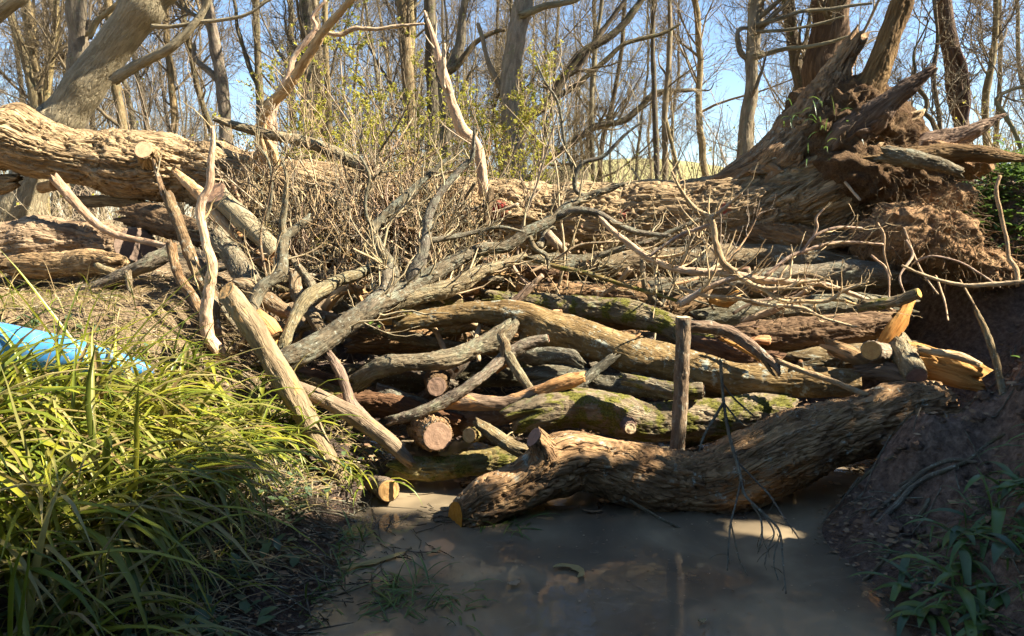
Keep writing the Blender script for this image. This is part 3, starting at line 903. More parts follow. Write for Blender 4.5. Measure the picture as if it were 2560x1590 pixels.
log('thick mossy log right behind the kink of the front log', [(1296, 1046, 34, 3.5), (1340, 1030, 44, 3.52), (1397, 1026, 48, 3.54), (1511, 1034, 52, 3.56), (1625, 1046, 50, 3.58), (1727, 1042, 46, 3.6), (1860, 1030, 42, 3.62), (1980, 1020, 36, 3.66)], 'bark_moss', ends=('jag', 'jag'), name='log')
log('short branch stub with a pale round sawn end on the thick mossy log', [(1575, 1071, 16, 3.36), (1572, 1062, 19, 3.45), (1568, 1052, 21, 3.55)], 'bark_red', ends=('cut', 'jag'), cut=('cut_pale', ''), cutn=((0.05, -0.98, 0.1), None))
log('crooked branch piece with one end peeled to bright orange wood', [(1100, 1010, 16, 3.62), (1150, 1000, 22, 3.6), (1215, 1006, 19, 3.58), (1270, 1006, 17, 3.58), (1320, 990, 17, 3.58), (1362, 976, 20, 3.56)], 'bark_peel', ends=('jag', 'jag'))
log('freshly peeled orange stick end catching the sun', [(1350, 982, 19, 3.55), (1390, 964, 19, 3.54), (1428, 950, 19, 3.54), (1455, 942, 13, 3.54)], 'split_wood', ends=('jag', 'jag'))
log('stubby mossy fork leaning on the front log', [(1192, 1058, 13, 3.36), (1215, 1074, 16, 3.36), (1240, 1094, 17, 3.35), (1275, 1114, 17, 3.33), (1312, 1130, 18, 3.3)], 'bark_lichen', ends=('jag', 'jag'))
log('small mossy round with a yellowish sawn end beside the stubby fork', [(1172, 1088, 18, 3.34), (1192, 1084, 19, 3.5), (1220, 1076, 18, 3.7)], 'bark_moss', ends=('cut', 'jag'), cut=('cut_fresh', ''), cutn=((-0.3, -0.93, 0.1), None))
branch('dark lichen-crusted forked branch crossing the gap in the middle of the heap', [(1370, 846, 11, 3.78), (1340, 854, 15, 3.78), (1300, 868, 16, 3.76), (1258, 892, 15, 3.72), (1220, 925, 14, 3.66), (1186, 952, 14, 3.6), (1140, 985, 14, 3.56), (1095, 1012, 15, 3.54), (1040, 1034, 15, 3.52), (975, 1052, 12, 3.52)],
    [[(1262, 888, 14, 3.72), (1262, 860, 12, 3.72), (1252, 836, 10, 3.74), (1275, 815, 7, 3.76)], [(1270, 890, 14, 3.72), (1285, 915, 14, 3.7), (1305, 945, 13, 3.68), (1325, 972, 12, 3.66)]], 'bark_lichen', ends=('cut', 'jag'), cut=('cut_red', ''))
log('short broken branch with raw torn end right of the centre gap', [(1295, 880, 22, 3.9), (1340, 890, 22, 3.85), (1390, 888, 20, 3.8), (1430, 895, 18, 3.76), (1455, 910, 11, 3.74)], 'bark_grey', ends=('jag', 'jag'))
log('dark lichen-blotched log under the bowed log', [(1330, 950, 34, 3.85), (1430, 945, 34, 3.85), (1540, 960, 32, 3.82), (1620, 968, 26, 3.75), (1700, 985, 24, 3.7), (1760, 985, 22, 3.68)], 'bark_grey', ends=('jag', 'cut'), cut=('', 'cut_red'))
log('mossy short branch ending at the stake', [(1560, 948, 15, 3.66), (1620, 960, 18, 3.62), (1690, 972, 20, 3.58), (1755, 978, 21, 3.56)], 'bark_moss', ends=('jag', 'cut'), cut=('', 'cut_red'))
# stake
log('upright round wooden stake driven in behind the front log', [(1709, 794, 19, 3.42), (1707, 870, 18.5, 3.42), (1704, 960, 18, 3.41), (1699, 1050, 18, 3.4), (1692, 1150, 17, 3.4), (1688, 1230, 15, 3.4)], 'bark_brown', name='stake', cat='stake', cut=('cut_pale', 'cut_grey'), wob=0.03, ends=('cut', 'jag'))
# left leaning poles
log('thick cut pole with split bark leaning down to the mud beside the sedge', [(566, 728, 26, 3.5), (600, 770, 30, 3.48), (629, 812, 31, 3.46), (679, 897, 30, 3.44), (714, 957, 29, 3.42), (748, 1014, 27, 3.4), (785, 1082, 25, 3.38), (830, 1160, 21, 3.36), (868, 1222, 17, 3.34)], 'bark_pole', name='pole', cat='pole', ends=('cut', 'jag'), cut=('cut_fresh', ''), cutn=((-0.5, -0.55, 0.66), None), wob=0.05)
po = branch('smooth brown pole with split lower end sloping down to the right', [(738, 972, 20, 3.48), (790, 990, 20, 3.48), (835, 1012, 21, 3.48), (900, 1050, 21, 3.46), (964, 1098, 20, 3.42), (1024, 1152, 18, 3.38)],
    [[(822, 886, 10, 3.66), (838, 910, 12, 3.62), (858, 948, 14, 3.58), (880, 1005, 15, 3.52), (915, 1048, 15, 3.48)]], 'bark_pole', name='pole', cat='pole', ends=('jag', 'jag'))
log('short square sawn block of pale wood behind the thick pole', [(640, 788, 20, 3.72), (668, 812, 23, 3.7), (690, 838, 20, 3.68)], 'split_wood', name='wood_block', cat='block', ends=('cut', 'cut'), cut=('cut_fresh', 'cut_fresh'), nt=8)
log('curved bark-stripped log end behind the top of the thick pole', [(590, 712, 22, 3.9), (625, 718, 24, 3.9), (665, 745, 24, 3.88), (712, 776, 18, 3.85), (740, 792, 9, 3.82)], 'bark_brown', ends=('jag', 'jag'))
# tall pink stem and companions on the left
branch('tall sinuous pinkish stem standing upright at the left of the heap', [(562, 915, 15, on_ground(562, 915)), (548, 878, 16, 3.72), (520, 843, 15, 3.75), (514, 789, 15, 3.75), (519, 736, 14, 3.75), (529, 664, 13, 3.75), (514, 611, 12, 3.75), (500, 539, 11, 3.75), (505, 502, 11, 3.75), (524, 462, 10, 3.75), (527, 411, 9, 3.75), (532, 350, 7, 3.75), (530, 318, 5, 3.75)], (), 'bark_pale', name='stem', ends=('jag', 'jag'), tw=dict(n1=7, l1=(0.1, 0.4), n2=8))
branch('brown stem crossing just behind the tall pinkish stem', [(418, 480, 13, 4.3), (440, 540, 14, 4.25), (464, 611, 15, 4.15), (498, 690, 14, 4.05), (528, 738, 14, 4.0), (540, 810, 12, 3.9), (550, 860, 11, 3.8), (556, 900, 10, on_ground(556, 900))], [[(435, 545, 9, 4.25), (405, 480, 8, 4.4), (390, 430, 6, 4.5), (384, 400, 4, 4.5)]], 'bark_brown', name='stem', ends=('jag', 'jag'), tw=dict(n1=6, l1=(0.1, 0.3)))
branch('short crooked stem left of the tall pinkish stem', [(428, 610, 11, 4.1), (436, 660, 12, 4.05), (452, 700, 12, 4.0), (475, 735, 12, 3.95), (512, 792, 12, 3.85), (532, 850, 11, 3.78), (540, 890, 10, on_ground(540, 890))], (), 'bark_brown', name='stem', ends=('jag', 'jag'))
log('smooth sawn log sloping down from the fallen trunk at left', [(536, 482, 25, 4.7), (589, 530, 26, 4.6), (643, 585, 25, 4.5), (692, 640, 24, 4.4)], 'bark_smooth', cut=('cut_fresh', 'cut_fresh'), cutn=((-0.45, -0.6, 0.65), None))
log('pink split pole resting against the fallen trunk', [(438, 428, 8, 5.0), (470, 458, 13, 4.9), (505, 492, 14, 4.75), (560, 560, 14, 4.6), (600, 615, 12, 4.5)], 'bark_pale', name='pole', cat='pole', ends=('jag', 'jag'))
log('pale half-round split log beneath the smooth sawn log', [(575, 560, 18, 4.75), (625, 620, 22, 4.65), (668, 660, 20, 4.55), (700, 690, 12, 4.5)], 'bark_peel', ends=('jag', 'jag'))
log('lichen-speckled log with bark flaking off above the thick pole', [(540, 585, 24, 4.45), (575, 630, 30, 4.35), (605, 680, 30, 4.2), (630, 716, 26, 4.1)], 'bark_lichen', ends=('jag', 'jag'))
branch('grey branch bending up from behind the thick pole and forking', [(634, 800, 15, 3.75), (638, 755, 16, 3.8), (662, 716, 16, 3.85), (704, 682, 16, 3.9), (709, 640, 15, 3.95), (711, 594, 14, 4.0), (740, 570, 12, 4.05), (772, 546, 10, 4.1)], [[(709, 600, 11, 4.0), (704, 560, 10, 4.0), (711, 505, 8, 4.0), (715, 440, 5, 4.0), (704, 395, 3, 4.0)]], 'bark_grey', ends=('jag', 'jag'), tw=dict(n1=14, l1=(0.1, 0.45), n2=16))
branch('knobbly pale branch rising to the right behind the wood block', [(700, 880, 12, 3.68), (712, 850, 16, 3.7), (738, 790, 17, 3.76), (768, 748, 17, 3.82), (800, 728, 18, 3.88), (850, 700, 16, 3.98), (905, 682, 14, 4.06), (958, 650, 8, 4.15)], [[(790, 735, 12, 3.88), (772, 700, 11, 3.92), (740, 660, 9, 4.0), (718, 640, 6, 4.0)]], 'bark_lichen', ends=('jag', 'jag'), tw=dict(n1=6, l1=(0.06, 0.2)))
log('brown log seen through the gap under the big diagonal branch', [(755, 760, 17, 4.1), (785, 800, 18, 4.0), (815, 845, 17, 3.95), (830, 880, 12, 3.9)], 'bark_brown', ends=('jag', 'jag'))
log('dark shaded log deep in the gap left of the diagonal branch', [(735, 680, 14, 4.3), (745, 730, 16, 4.25), (770, 770, 15, 4.2), (840, 800, 14, 4.1)], 'bark_brown', ends=('jag', 'jag'))
# the big diagonal lichen branch
branch('great forking lichen-grey branch slanting up to the right across the heap', [(690, 915, 30, 3.6), (735, 892, 31, 3.62), (790, 862, 30, 3.66), (850, 822, 28, 3.74), (905, 788, 27, 3.82), (960, 756, 25, 3.9), (1020, 726, 23, 4.0), (1090, 682, 20, 4.1), (1157, 640, 18, 4.2), (1210, 620, 17, 4.25), (1262, 618, 16, 4.3), (1320, 580, 15, 4.35), (1367, 556, 14, 4.4), (1420, 515, 12, 4.45), (1462, 494, 10, 4.5), (1500, 478, 9, 4.5), (1560, 460, 7, 4.5)],
    [[(1018, 724, 17, 4.0), (1035, 682, 17, 4.02), (1050, 650, 16, 4.05), (1063, 600, 14, 4.1), (1069, 550, 13, 4.15), (1088, 504, 11, 4.2), (1114, 468, 9, 4.25), (1160, 415, 8, 4.3), (1182, 386, 7, 4.3), (1186, 318, 4, 4.3)],
     [(960, 752, 18, 3.95), (985, 700, 15, 4.0), (972, 655, 15, 4.05), (946, 618, 14, 4.1), (933, 582, 14, 4.15), (950, 556, 14, 4.2), (990, 514, 12, 4.25), (1036, 470, 10, 4.3), (1080, 430, 7, 4.35), (1120, 395, 4, 4.4)],
     [(940, 582, 6, 4.15), (918, 545, 5, 4.15), (912, 500, 5, 4.15), (922, 440, 4, 4.15), (900, 390, 2.5, 4.15)],
     [(1395, 540, 10, 4.42), (1440, 528, 10, 4.4), (1490, 532, 10, 4.38), (1546, 562, 9, 4.35), (1600, 583, 8, 4.33), (1675, 590, 5, 4.3)],
     [(1462, 494, 7, 4.5), (1436, 470, 6, 4.5), (1440, 430, 6, 4.5), (1460, 405, 6, 4.5), (1510, 388, 5, 4.5), (1560, 340, 4, 4.5), (1610, 300, 2.5, 4.5)],
     [(1440, 440, 5, 4.5), (1410, 350, 5, 4.5), (1395, 260, 4, 4.5), (1360, 200, 3, 4.5), (1340, 150, 2, 4.5)],
     [(1068, 604, 8, 4.1), (1130, 592, 7, 4.15), (1200, 575, 6, 4.2), (1250, 566, 5, 4.2), (1310, 580, 3, 4.2)],
     [(1320, 585, 7, 4.35), (1340, 625, 7, 4.3), (1366, 640, 6, 4.28), (1372, 672, 4, 4.25)],
     [(890, 798, 20, 3.8), (930, 760, 20, 3.84), (960, 730, 18, 3.9), (965, 690, 14, 3.95), (980, 665, 12, 4.0)]],
    'bark_grey', ends=('jag', 'tip'), tw=dict(n1=110, l1=(0.08, 0.55), n2=170, l2=(0.05, 0.3), rmin=0.0017))
branch('second lichen branch running just below the great diagonal one', [(1000, 762, 20, 3.98), (1040, 744, 22, 4.0), (1100, 722, 22, 4.05), (1150, 704, 20, 4.1), (1190, 684, 18, 4.15), (1262, 662, 13, 4.22), (1312, 636, 8, 4.3)], (), 'bark_lichen', ends=('jag', 'tip'), tw=dict(n1=26, l1=(0.08, 0.4), n2=40))
# things on the left bank
log('thick furrowed log with a dark sawn end lying on the left bank', [(-160, 640, 62, 4.9), (-40, 622, 64, 4.95), (100, 615, 62, 5.0), (220, 612, 56, 5.0), (338, 612, 50, 4.98)], 'bark_oak', cut=('cut_grey', 'cut_grey'), cutn=(None, (0.75, -0.65, 0.1)))
log('dark barked log end wedged beneath the fallen trunk at left', [(330, 540, 30, 5.25), (390, 545, 38, 5.15), (450, 570, 36, 5.05), (520, 600, 30, 4.9)], 'bark_red', ends=('jag', 'jag'))
log('second furrowed log under the thick left bank log', [(40, 668, 30, 4.8), (130, 662, 34, 4.78), (230, 655, 32, 4.75), (300, 660, 24, 4.7)], 'bark_oak', ends=('jag', 'jag'))
branch('lichen branch lying on the straw of the left bank', [(155, 742, 11, 4.55), (200, 728, 14, 4.55), (255, 712, 17, 4.55), (321, 682, 19, 4.55), (375, 660, 20, 4.55), (432, 626, 20, 4.6)], [[(320, 680, 9, 4.5), (322, 712, 8, 4.45), (328, 730, 5, 4.4)], [(300, 690, 11, 4.55), (262, 675, 10, 4.55), (240, 662, 7, 4.55)]], 'bark_lichen', ends=('jag', 'cut'), cut=('', 'cut_grey'))
log('slim smooth pole slanting below the left end of the fallen trunk', [(135, 445, 12, 4.9), (165, 482, 11, 4.9), (200, 520, 11, 4.9), (243, 562, 10, 4.88), (304, 590, 9, 4.8), (360, 602, 9, 4.75), (418, 615, 8, 4.7)], 'bark_pale', name='pole', cat='pole', ends=('jag', 'jag'))
log('thin sunlit log lying level under the fallen trunk', [(190, 503, 13, 5.5), (250, 502, 15, 5.5), (320, 508, 14, 5.45), (385, 518, 11, 5.4)], 'bark_oak', ends=('jag', 'jag'))
log('short pale sawn chunk under the left end of the fallen trunk', [(105, 470, 14, 5.4), (138, 462, 16, 5.3)], 'bark_pale', cut=('cut_fresh', 'cut_fresh'))
log('rough log corner in the far left under the trunk', [(-40, 470, 22, 5.2), (10, 462, 24, 5.2), (40, 455, 16, 5.2)], 'bark_oak', ends=('jag', 'jag'))
# resting on top of the fallen trunk
log('long pale branch lying aslant on top of the fallen trunk', [(540, 298, 8, 5.0), (575, 308, 10, 5.02), (607, 318, 11, 5.05), (679, 334, 13, 5.08), (786, 364, 16, 5.12), (857, 392, 17, 5.15), (915, 420, 18, 5.15)], 'bark_lichen', ends=('jag', 'jag'))
branch('splintered pinkish broken stem standing up from the fallen trunk', [(1212, 480, 14, 5.1), (1207, 445, 14, 5.1), (1205, 410, 15, 5.1), (1193, 362, 14, 5.1), (1156, 322, 14, 5.08), (1134, 272, 13, 5.05), (1113, 205, 12, 5.0), (1101, 158, 10, 5.0), (1083, 95, 8, 5.0), (1061, 28, 3, 5.0)], [[(1110, 215, 7, 4.98), (1108, 160, 7, 4.96), (1112, 110, 3, 4.95)]], 'bark_pale', name='stem', ends=('jag', 'tip'), tw=dict(n1=10, l1=(0.1, 0.4), n2=10))
log('upright broken plank of bark by the red paint on the trunk', [(1228, 470, 8, 5.02), (1222, 510, 10, 5.0), (1214, 560, 8, 4.98)], 'root_wood', name='stick', cat='stick', ends=('jag', 'jag'))
# right-hand logs
RL = [('lichen-grey log uppermost in the stack below the root plate', [(1640, 728, 28, 4.6), (1736, 722, 30, 4.6), (1950, 700, 34, 4.6), (2100, 690, 36, 4.6), (2230, 690, 30, 4.6)], 'bark_grey'),
      ('dark lichen log second in the stack below the root plate', [(1760, 800, 30, 4.35), (1860, 785, 34, 4.35), (2021, 772, 34, 4.35), (2150, 765, 32, 4.35), (2260, 768, 26, 4.35)], 'bark_grey'),
      ('reddish flaky-barked log third in the stack below the root plate', [(1790, 862, 34, 4.1), (1896, 848, 42, 4.1), (2021, 832, 44, 4.1), (2120, 820, 42, 4.1), (2210, 812, 36, 4.1)], 'bark_red'),
      ('gnarled reddish log end beside the stake', [(1715, 860, 30, 3.95), (1770, 872, 34, 3.92), (1840, 890, 32, 3.9), (1950, 905, 28, 3.9)], 'bark_red'),
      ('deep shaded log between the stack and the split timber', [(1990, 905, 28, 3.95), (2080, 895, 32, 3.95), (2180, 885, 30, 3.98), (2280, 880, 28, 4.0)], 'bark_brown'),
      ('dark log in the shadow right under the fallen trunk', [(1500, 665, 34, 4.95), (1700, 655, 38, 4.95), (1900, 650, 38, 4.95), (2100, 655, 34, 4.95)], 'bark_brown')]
for lb, pt, mt in RL: log(lb, pt, mt, ends=('jag', 'jag'))
branch('bent bare branch with a broken tip right of the stake', [(1722, 815, 15, 3.72), (1770, 818, 16, 3.72), (1825, 828, 16, 3.7), (1871, 856, 15, 3.66), (1914, 890, 14, 3.62), (1940, 915, 12, 3.6), (1948, 935, 6, 3.58)], [[(1900, 885, 7, 3.62), (1925, 925, 5, 3.6), (1938, 940, 3, 3.58)]], 'bark_brown', ends=('jag', 'jag'))
log('thin straight pole running down from the bent branch to the front log', [(1940, 900, 7, 3.6), (2000, 925, 7, 3.55), (2057, 946, 7, 3.5), (2110, 966, 7, 3.45), (2168, 988, 6, 3.4)], 'bark_pale', name='pole', cat='pole', ends=('jag', 'jag'))
log('thin sunlit split stick lying behind the bent branch', [(1800, 846, 4, 3.78), (1850, 868, 6, 3.74), (1900, 900, 6, 3.68)], 'split_wood', name='stick', cat='stick', ends=('jag', 'jag'))
log('bright orange split timber standing on end at the right', [(2275, 760, 14, 3.85), (2252, 800, 24, 3.82), (2222, 845, 26, 3.8), (2196, 880, 16, 3.8)], 'split_wood', name='split_timber', cat='timber', ends=('jag', 'jag'), oval=0.5)
log('short round log with an orange sawn face right of the stack', [(2178, 876, 23, 3.62), (2200, 880, 25, 3.7), (2245, 890, 26, 3.85)], 'bark_brown', ends=('cut', 'jag'), cut=('cut_orange', ''), cutn=((-0.5, -0.85, 0.15), None))
log('slim pole with a bright yellow sawn tip pointing up to the right', [(2160, 764, 15, 3.75), (2215, 757, 15, 3.7), (2262, 746, 15, 3.66), (2297, 733, 14, 3.62)], 'bark_moss', name='pole', cat='pole', ends=('jag', 'cut'), cut=('', 'cut_orange'), cutn=(None, (0.6, -0.72, 0.35)))
log('grey lichened log stub pointing towards the stream at the right', [(2250, 860, 24, 3.8), (2262, 885, 30, 3.7), (2280, 918, 29, 3.58), (2292, 942, 25, 3.5)], 'bark_lichen', ends=('jag', 'cut'), cut=('', 'cut_red'))
log('wide split half log showing its brown inner wood at the right', [(2290, 890, 36, 3.65), (2345, 910, 42, 3.62), (2400, 930, 44, 3.58), (2446, 945, 32, 3.56)], 'split_wood', name='split_log', ends=('jag', 'jag'), oval=0.55)
log('slim bark strip along the top of the split half log', [(2298, 872, 9, 3.58), (2350, 884, 10, 3.55), (2400, 892, 10, 3.53), (2448, 912, 7, 3.5)], 'bark_pale', name='stick', cat='stick', ends=('jag', 'jag'))
log('small brown log under the orange-faced round log', [(2150, 930, 22, 3.7), (2200, 925, 24, 3.68), (2260, 940, 22, 3.62)], 'bark_red', ends=('jag', 'jag'))
log('short hollow-looking shaded log left of the orange-faced round log', [(2070, 868, 20, 3.8), (2110, 880, 22, 3.76), (2150, 900, 20, 3.74)], 'bark_peel', ends=('jag', 'jag'))

# bleached branch fan over the right-hand stack
branch('sun-bleached branch spreading pale twigs over the right-hand stack', [(1500, 545, 7, 4.3), (1560, 600, 8, 4.2), (1625, 646, 9, 4.1), (1700, 676, 9, 4.0), (1807, 682, 10, 3.95), (1850, 688, 10, 3.9), (1905, 698, 9, 3.88), (1990, 706, 8, 3.86), (2060, 712, 7, 3.84), (2130, 735, 6, 3.8), (2230, 775, 4, 3.76)],
    [[(1843, 686, 10, 3.9), (1806, 656, 10, 3.92), (1789, 606, 9, 3.94), (1779, 550, 7, 3.96), (1736, 521, 6, 4.0), (1700, 471, 4, 4.0), (1680, 430, 3, 4.0)],
     [(1775, 548, 6, 3.96), (1814, 518, 5, 3.95), (1854, 484, 4, 3.92)],
     [(1782, 560, 5, 3.96), (1736, 575, 5, 4.0), (1700, 589, 5, 4.0), (1625, 640, 4, 4.0)],
     [(1843, 690, 7, 3.88), (1900, 718, 6, 3.85), (1964, 718, 6, 3.83), (2004, 704, 5, 3.82), (2060, 700, 4, 3.8)],
     [(1700, 721, 5, 3.95), (1771, 739, 5, 3.9), (1857, 746, 5, 3.86), (1914, 761, 5, 3.82), (2004, 771, 5, 3.78), (2057, 796, 4, 3.74), (2143, 818, 2.5, 3.7)],
     [(1904, 721, 5, 3.85), (1950, 750, 5, 3.82), (2010, 753, 5, 3.8), (2068, 750, 5, 3.78), (2111, 724, 4, 3.76), (2170, 705, 3, 3.74)],
     [(1914, 690, 6, 3.88), (1968, 646, 6, 3.9), (2021, 625, 5, 3.9), (2093, 607, 4, 3.9), (2207, 611, 3, 3.9)],
     [(2007, 628, 4, 3.9), (2039, 589, 4, 3.9), (2093, 571, 4, 3.9), (2155, 570, 3, 3.9)],
     [(2030, 598, 3.5, 3.9), (2043, 568, 3, 3.9), (2040, 545, 3, 3.9), (2061, 521, 2, 3.9)],
     [(1700, 760, 9, 3.92), (1750, 730, 9, 3.92), (1800, 708, 8, 3.9), (1846, 692, 7, 3.9)],
     [(2068, 750, 4, 3.78), (2110, 752, 4, 3.76), (2157, 764, 3, 3.75), (2193, 750, 3, 3.74)]],
    'bark_pale', smat='bark_pale', ends=('jag', 'tip'), tw=dict(n1=120, l1=(0.06, 0.38), n2=140, l2=(0.04, 0.15), mat='bark_pale', rmin=0.0016, ratio=0.55))
branch('thin green-barked branch lying along the middle of the heap', [(1290, 640, 5, 4.35), (1400, 668, 6, 4.25), (1480, 686, 6, 4.15), (1560, 712, 6, 4.08), (1640, 735, 5, 4.0), (1720, 760, 4, 3.92)], (), 'bark_moss', ends=('jag', 'tip'), tw=dict(n1=26, l1=(0.1, 0.35), n2=26))
branch('dark wiry branch arching over the trunk right of the red paint', [(1500, 640, 8, 4.5), (1560, 620, 8, 4.5), (1630, 600, 7, 4.5), (1720, 560, 6, 4.5), (1800, 530, 4, 4.5)], (), 'bark_grey', ends=('jag', 'tip'), tw=dict(n1=16, l1=(0.08, 0.3), n2=14, up=0.0))
def DR(pts):
    return [(x, y, r * 0.62, float(np.interp(y, [900, 1000, 1082, 1183, 1240, 1300, 1340, 1400, 1425, 1484], [3.08, 3.03, 2.97, 2.85, 2.75, 2.6, 2.52, 2.42, 2.38, 2.28]))) for x, y, r in pts]
branch('drooping twiggy branch hanging over the front log to the water', DR([(1800, 900, 5), (1804, 930, 7), (1810, 1000, 7), (1823, 1082, 7), (1851, 1183, 7), (1866, 1240, 6), (1928, 1301, 5), (1950, 1335, 4.5), (1955, 1402, 4), (1965, 1484, 3)]),
    [DR(q) for q in [[(1851, 1205, 5), (1840, 1260, 4), (1828, 1311, 4), (1822, 1370, 3.5), (1818, 1425, 3)], [(1880, 1262, 4), (1901, 1297, 4), (1905, 1338, 3.5), (1896, 1379, 3)],
     [(1848, 1160, 4), (1900, 1210, 4), (1928, 1240, 4), (1974, 1310, 3.5), (1997, 1347, 3)], [(1810, 1005, 6), (1791, 1037, 6), (1759, 1092, 5), (1748, 1128, 3)],
     [(1812, 1010, 4), (1835, 1040, 4), (1858, 1062, 3)], [(1806, 960, 4), (1840, 1000, 4), (1885, 1040, 3)], [(1908, 1285, 4), (1935, 1330, 3.5), (1920, 1370, 3), (1912, 1410, 3)],
     [(1828, 1311, 3), (1845, 1390, 3), (1870, 1440, 2.5)], [(1950, 1335, 3), (1935, 1400, 3), (1945, 1450, 2.5)]]],
    'bark_grey', ends=('jag', 'tip'), tw=dict(n1=34, l1=(0.03, 0.14), up=-0.25, mat='bark_grey', rmin=0.0011))
log('dark wet stick lying in the water by the right bank', [(1955, 1380, 4, 2.75), (2019, 1438, 5.5, 2.62), (2088, 1484, 5.5, 2.5), (2170, 1513, 4, 2.42)], 'bark_tree_dark', name='stick', cat='stick', ends=('tip', 'tip'))
log('thin stick in the water under the middle of the front log', [(1575, 1252, 4, 3.0), (1640, 1290, 4, 2.98), (1735, 1338, 3, 2.95)], 'bark_grey', name='stick', cat='stick', ends=('tip', 'tip'))
log('pale lichened pole standing against the right bank', [(2440, 775, 5.1, 3.55), (2464, 828, 7.6, 3.48), (2488, 900, 8.5, 3.4), (2507, 990, 8.5, 3.28), (2518, 1080, 7.6, 3.15), (2524, 1140, 6.8, 3.05), (2512, 1210, 5.1, 2.95)], 'bark_lichen', name='pole', cat='pole', ends=('jag', 'tip'))
log('pale exposed root hanging down the right bank at the frame edge', [(2500, 440, 4.2, 4.1), (2489, 480, 4.9, 4.08), (2504, 540, 4.9, 4.05), (2518, 600, 4.9, 4.0), (2522, 643, 4.9, 3.98), (2540, 672, 5.6, 3.95), (2545, 712, 5.6, 3.9)], 'bark_pale', name='root', cat='root', ends=('jag', 'jag'))
log('long pale stick lying level below the root soil at the right edge', [(2640, 700, 6.0, 3.85), (2557, 706, 6.0, 3.9), (2480, 712, 6.0, 3.95), (2414, 714, 5.2, 4.0), (2350, 700, 4.5, 4.05), (2295, 680, 3.8, 4.1), (2255, 664, 3.0, 4.12)], 'bark_pale', name='stick', cat='stick', ends=('jag', 'tip'))
BANK = [('thin root slanting across the shaded right bank', [(2350, 1185, 4), (2420, 1150, 5), (2470, 1110, 5), (2510, 1085, 4)]),
    ('grey stick lying down the dark right bank nearest the log', [(2180, 1290, 5), (2230, 1245, 6), (2290, 1195, 6), (2330, 1165, 4)]),
    ('stout stick lying below the grey stick on the right bank', [(2190, 1310, 5), (2240, 1265, 8), (2300, 1205, 7), (2390, 1165, 5)]),
    ('short broken stick on the mud of the right bank', [(2285, 1310, 6), (2305, 1280, 7), (2322, 1248, 6)]),
    ('forked grey twig lying above the leaves on the right bank', [(2160, 1450, 5), (2195, 1420, 6), (2225, 1375, 5)]),
    ('thin twig at the foot of the right bank', [(2295, 1345, 5), (2350, 1330, 5), (2395, 1315, 4)]),
    ('curved root running down the right bank at the frame edge', [(2545, 1180, 5), (2530, 1220, 5), (2490, 1260, 5), (2475, 1300, 4)]),
    ('long thin root creeping along the top of the shaded bank', [(2250, 1215, 4), (2320, 1170, 5), (2380, 1150, 5), (2440, 1155, 4)]),
    ('pale broken twig in the middle of the right bank', [(2330, 1375, 6), (2370, 1350, 6), (2420, 1330, 4)]),
    ('dark root poking from the mud near the right frame edge', [(2460, 1370, 5), (2500, 1390, 6), (2560, 1400, 6)]),
    ('small stick leaning at the dark foot of the bank below the log end', [(2140, 1215, 4), (2180, 1175, 5), (2235, 1140, 4)])]
for lb, pt in BANK:
    pt = [(x, y, r, on_ground(x, y) - 0.01) for x, y, r in pt]
    log(lb, pt, 'bark_grey', name='stick', cat='stick', ends=('tip', 'tip'))
# hidden fillers deep in the heap
FILL = []
for q in range(26):
    px, py = rng.uniform(760, 2050), rng.uniform(640, 1090)
    a = rng.normal(0, 0.35)
    L = rng.uniform(120, 330)
    Y0 = float(np.interp(py, *YD)) + rng.uniform(0.28, 0.55)
    rr = rng.uniform(14, 34)
    dx, dyp = math.cos(a) * L / 2, math.sin(a) * L / 2
    log('half-hidden log deep inside the heap behind the front ones', [(px - dx, py - dyp, rr * 0.9, Y0 + 0.1), (px, py + rng.uniform(-14, 14), rr, Y0), (px + dx, py + dyp, rr * 0.85, Y0 + rng.uniform(-0.1, 0.2))],
        ['bark_brown', 'bark_grey', 'bark_moss', 'bark_red', 'bark_lichen'][q % 5], ends=('jag', 'jag'), group='logs deep inside the heap')
# long logs in the dark beneath the fallen trunk
for q, (x0, x1, py, Y0, rr) in enumerate([(650, 1250, 662, 5.15, 32), (1180, 1800, 672, 5.12, 36), (700, 1300, 722, 4.98, 30), (1250, 1900, 728, 4.92, 34), (1750, 2250, 726, 4.95, 36), (850, 1500, 790, 4.75, 34), (1450, 2150, 792, 4.7, 36), (900, 1600, 860, 4.5, 34), (1500, 2200, 862, 4.45, 36), (850, 1500, 940, 4.25, 34), (560, 900, 640, 5.1, 28)]):
    Y0 += 0.0 if q < 5 or q == 10 else 0.28
    log('half-hidden log deep inside the heap behind the front ones', [(x0, py + rng.uniform(-14, 14), rr * 0.9, Y0), ((x0 + x1) / 2, py + rng.uniform(-14, 14), rr, Y0 - 0.03), (x1, py + rng.uniform(-14, 14), rr * 0.85, Y0)],
        ['bark_brown', 'bark_grey', 'bark_red', 'bark_front'][q % 4], ends=('jag', 'jag'), group='logs deep inside the heap')
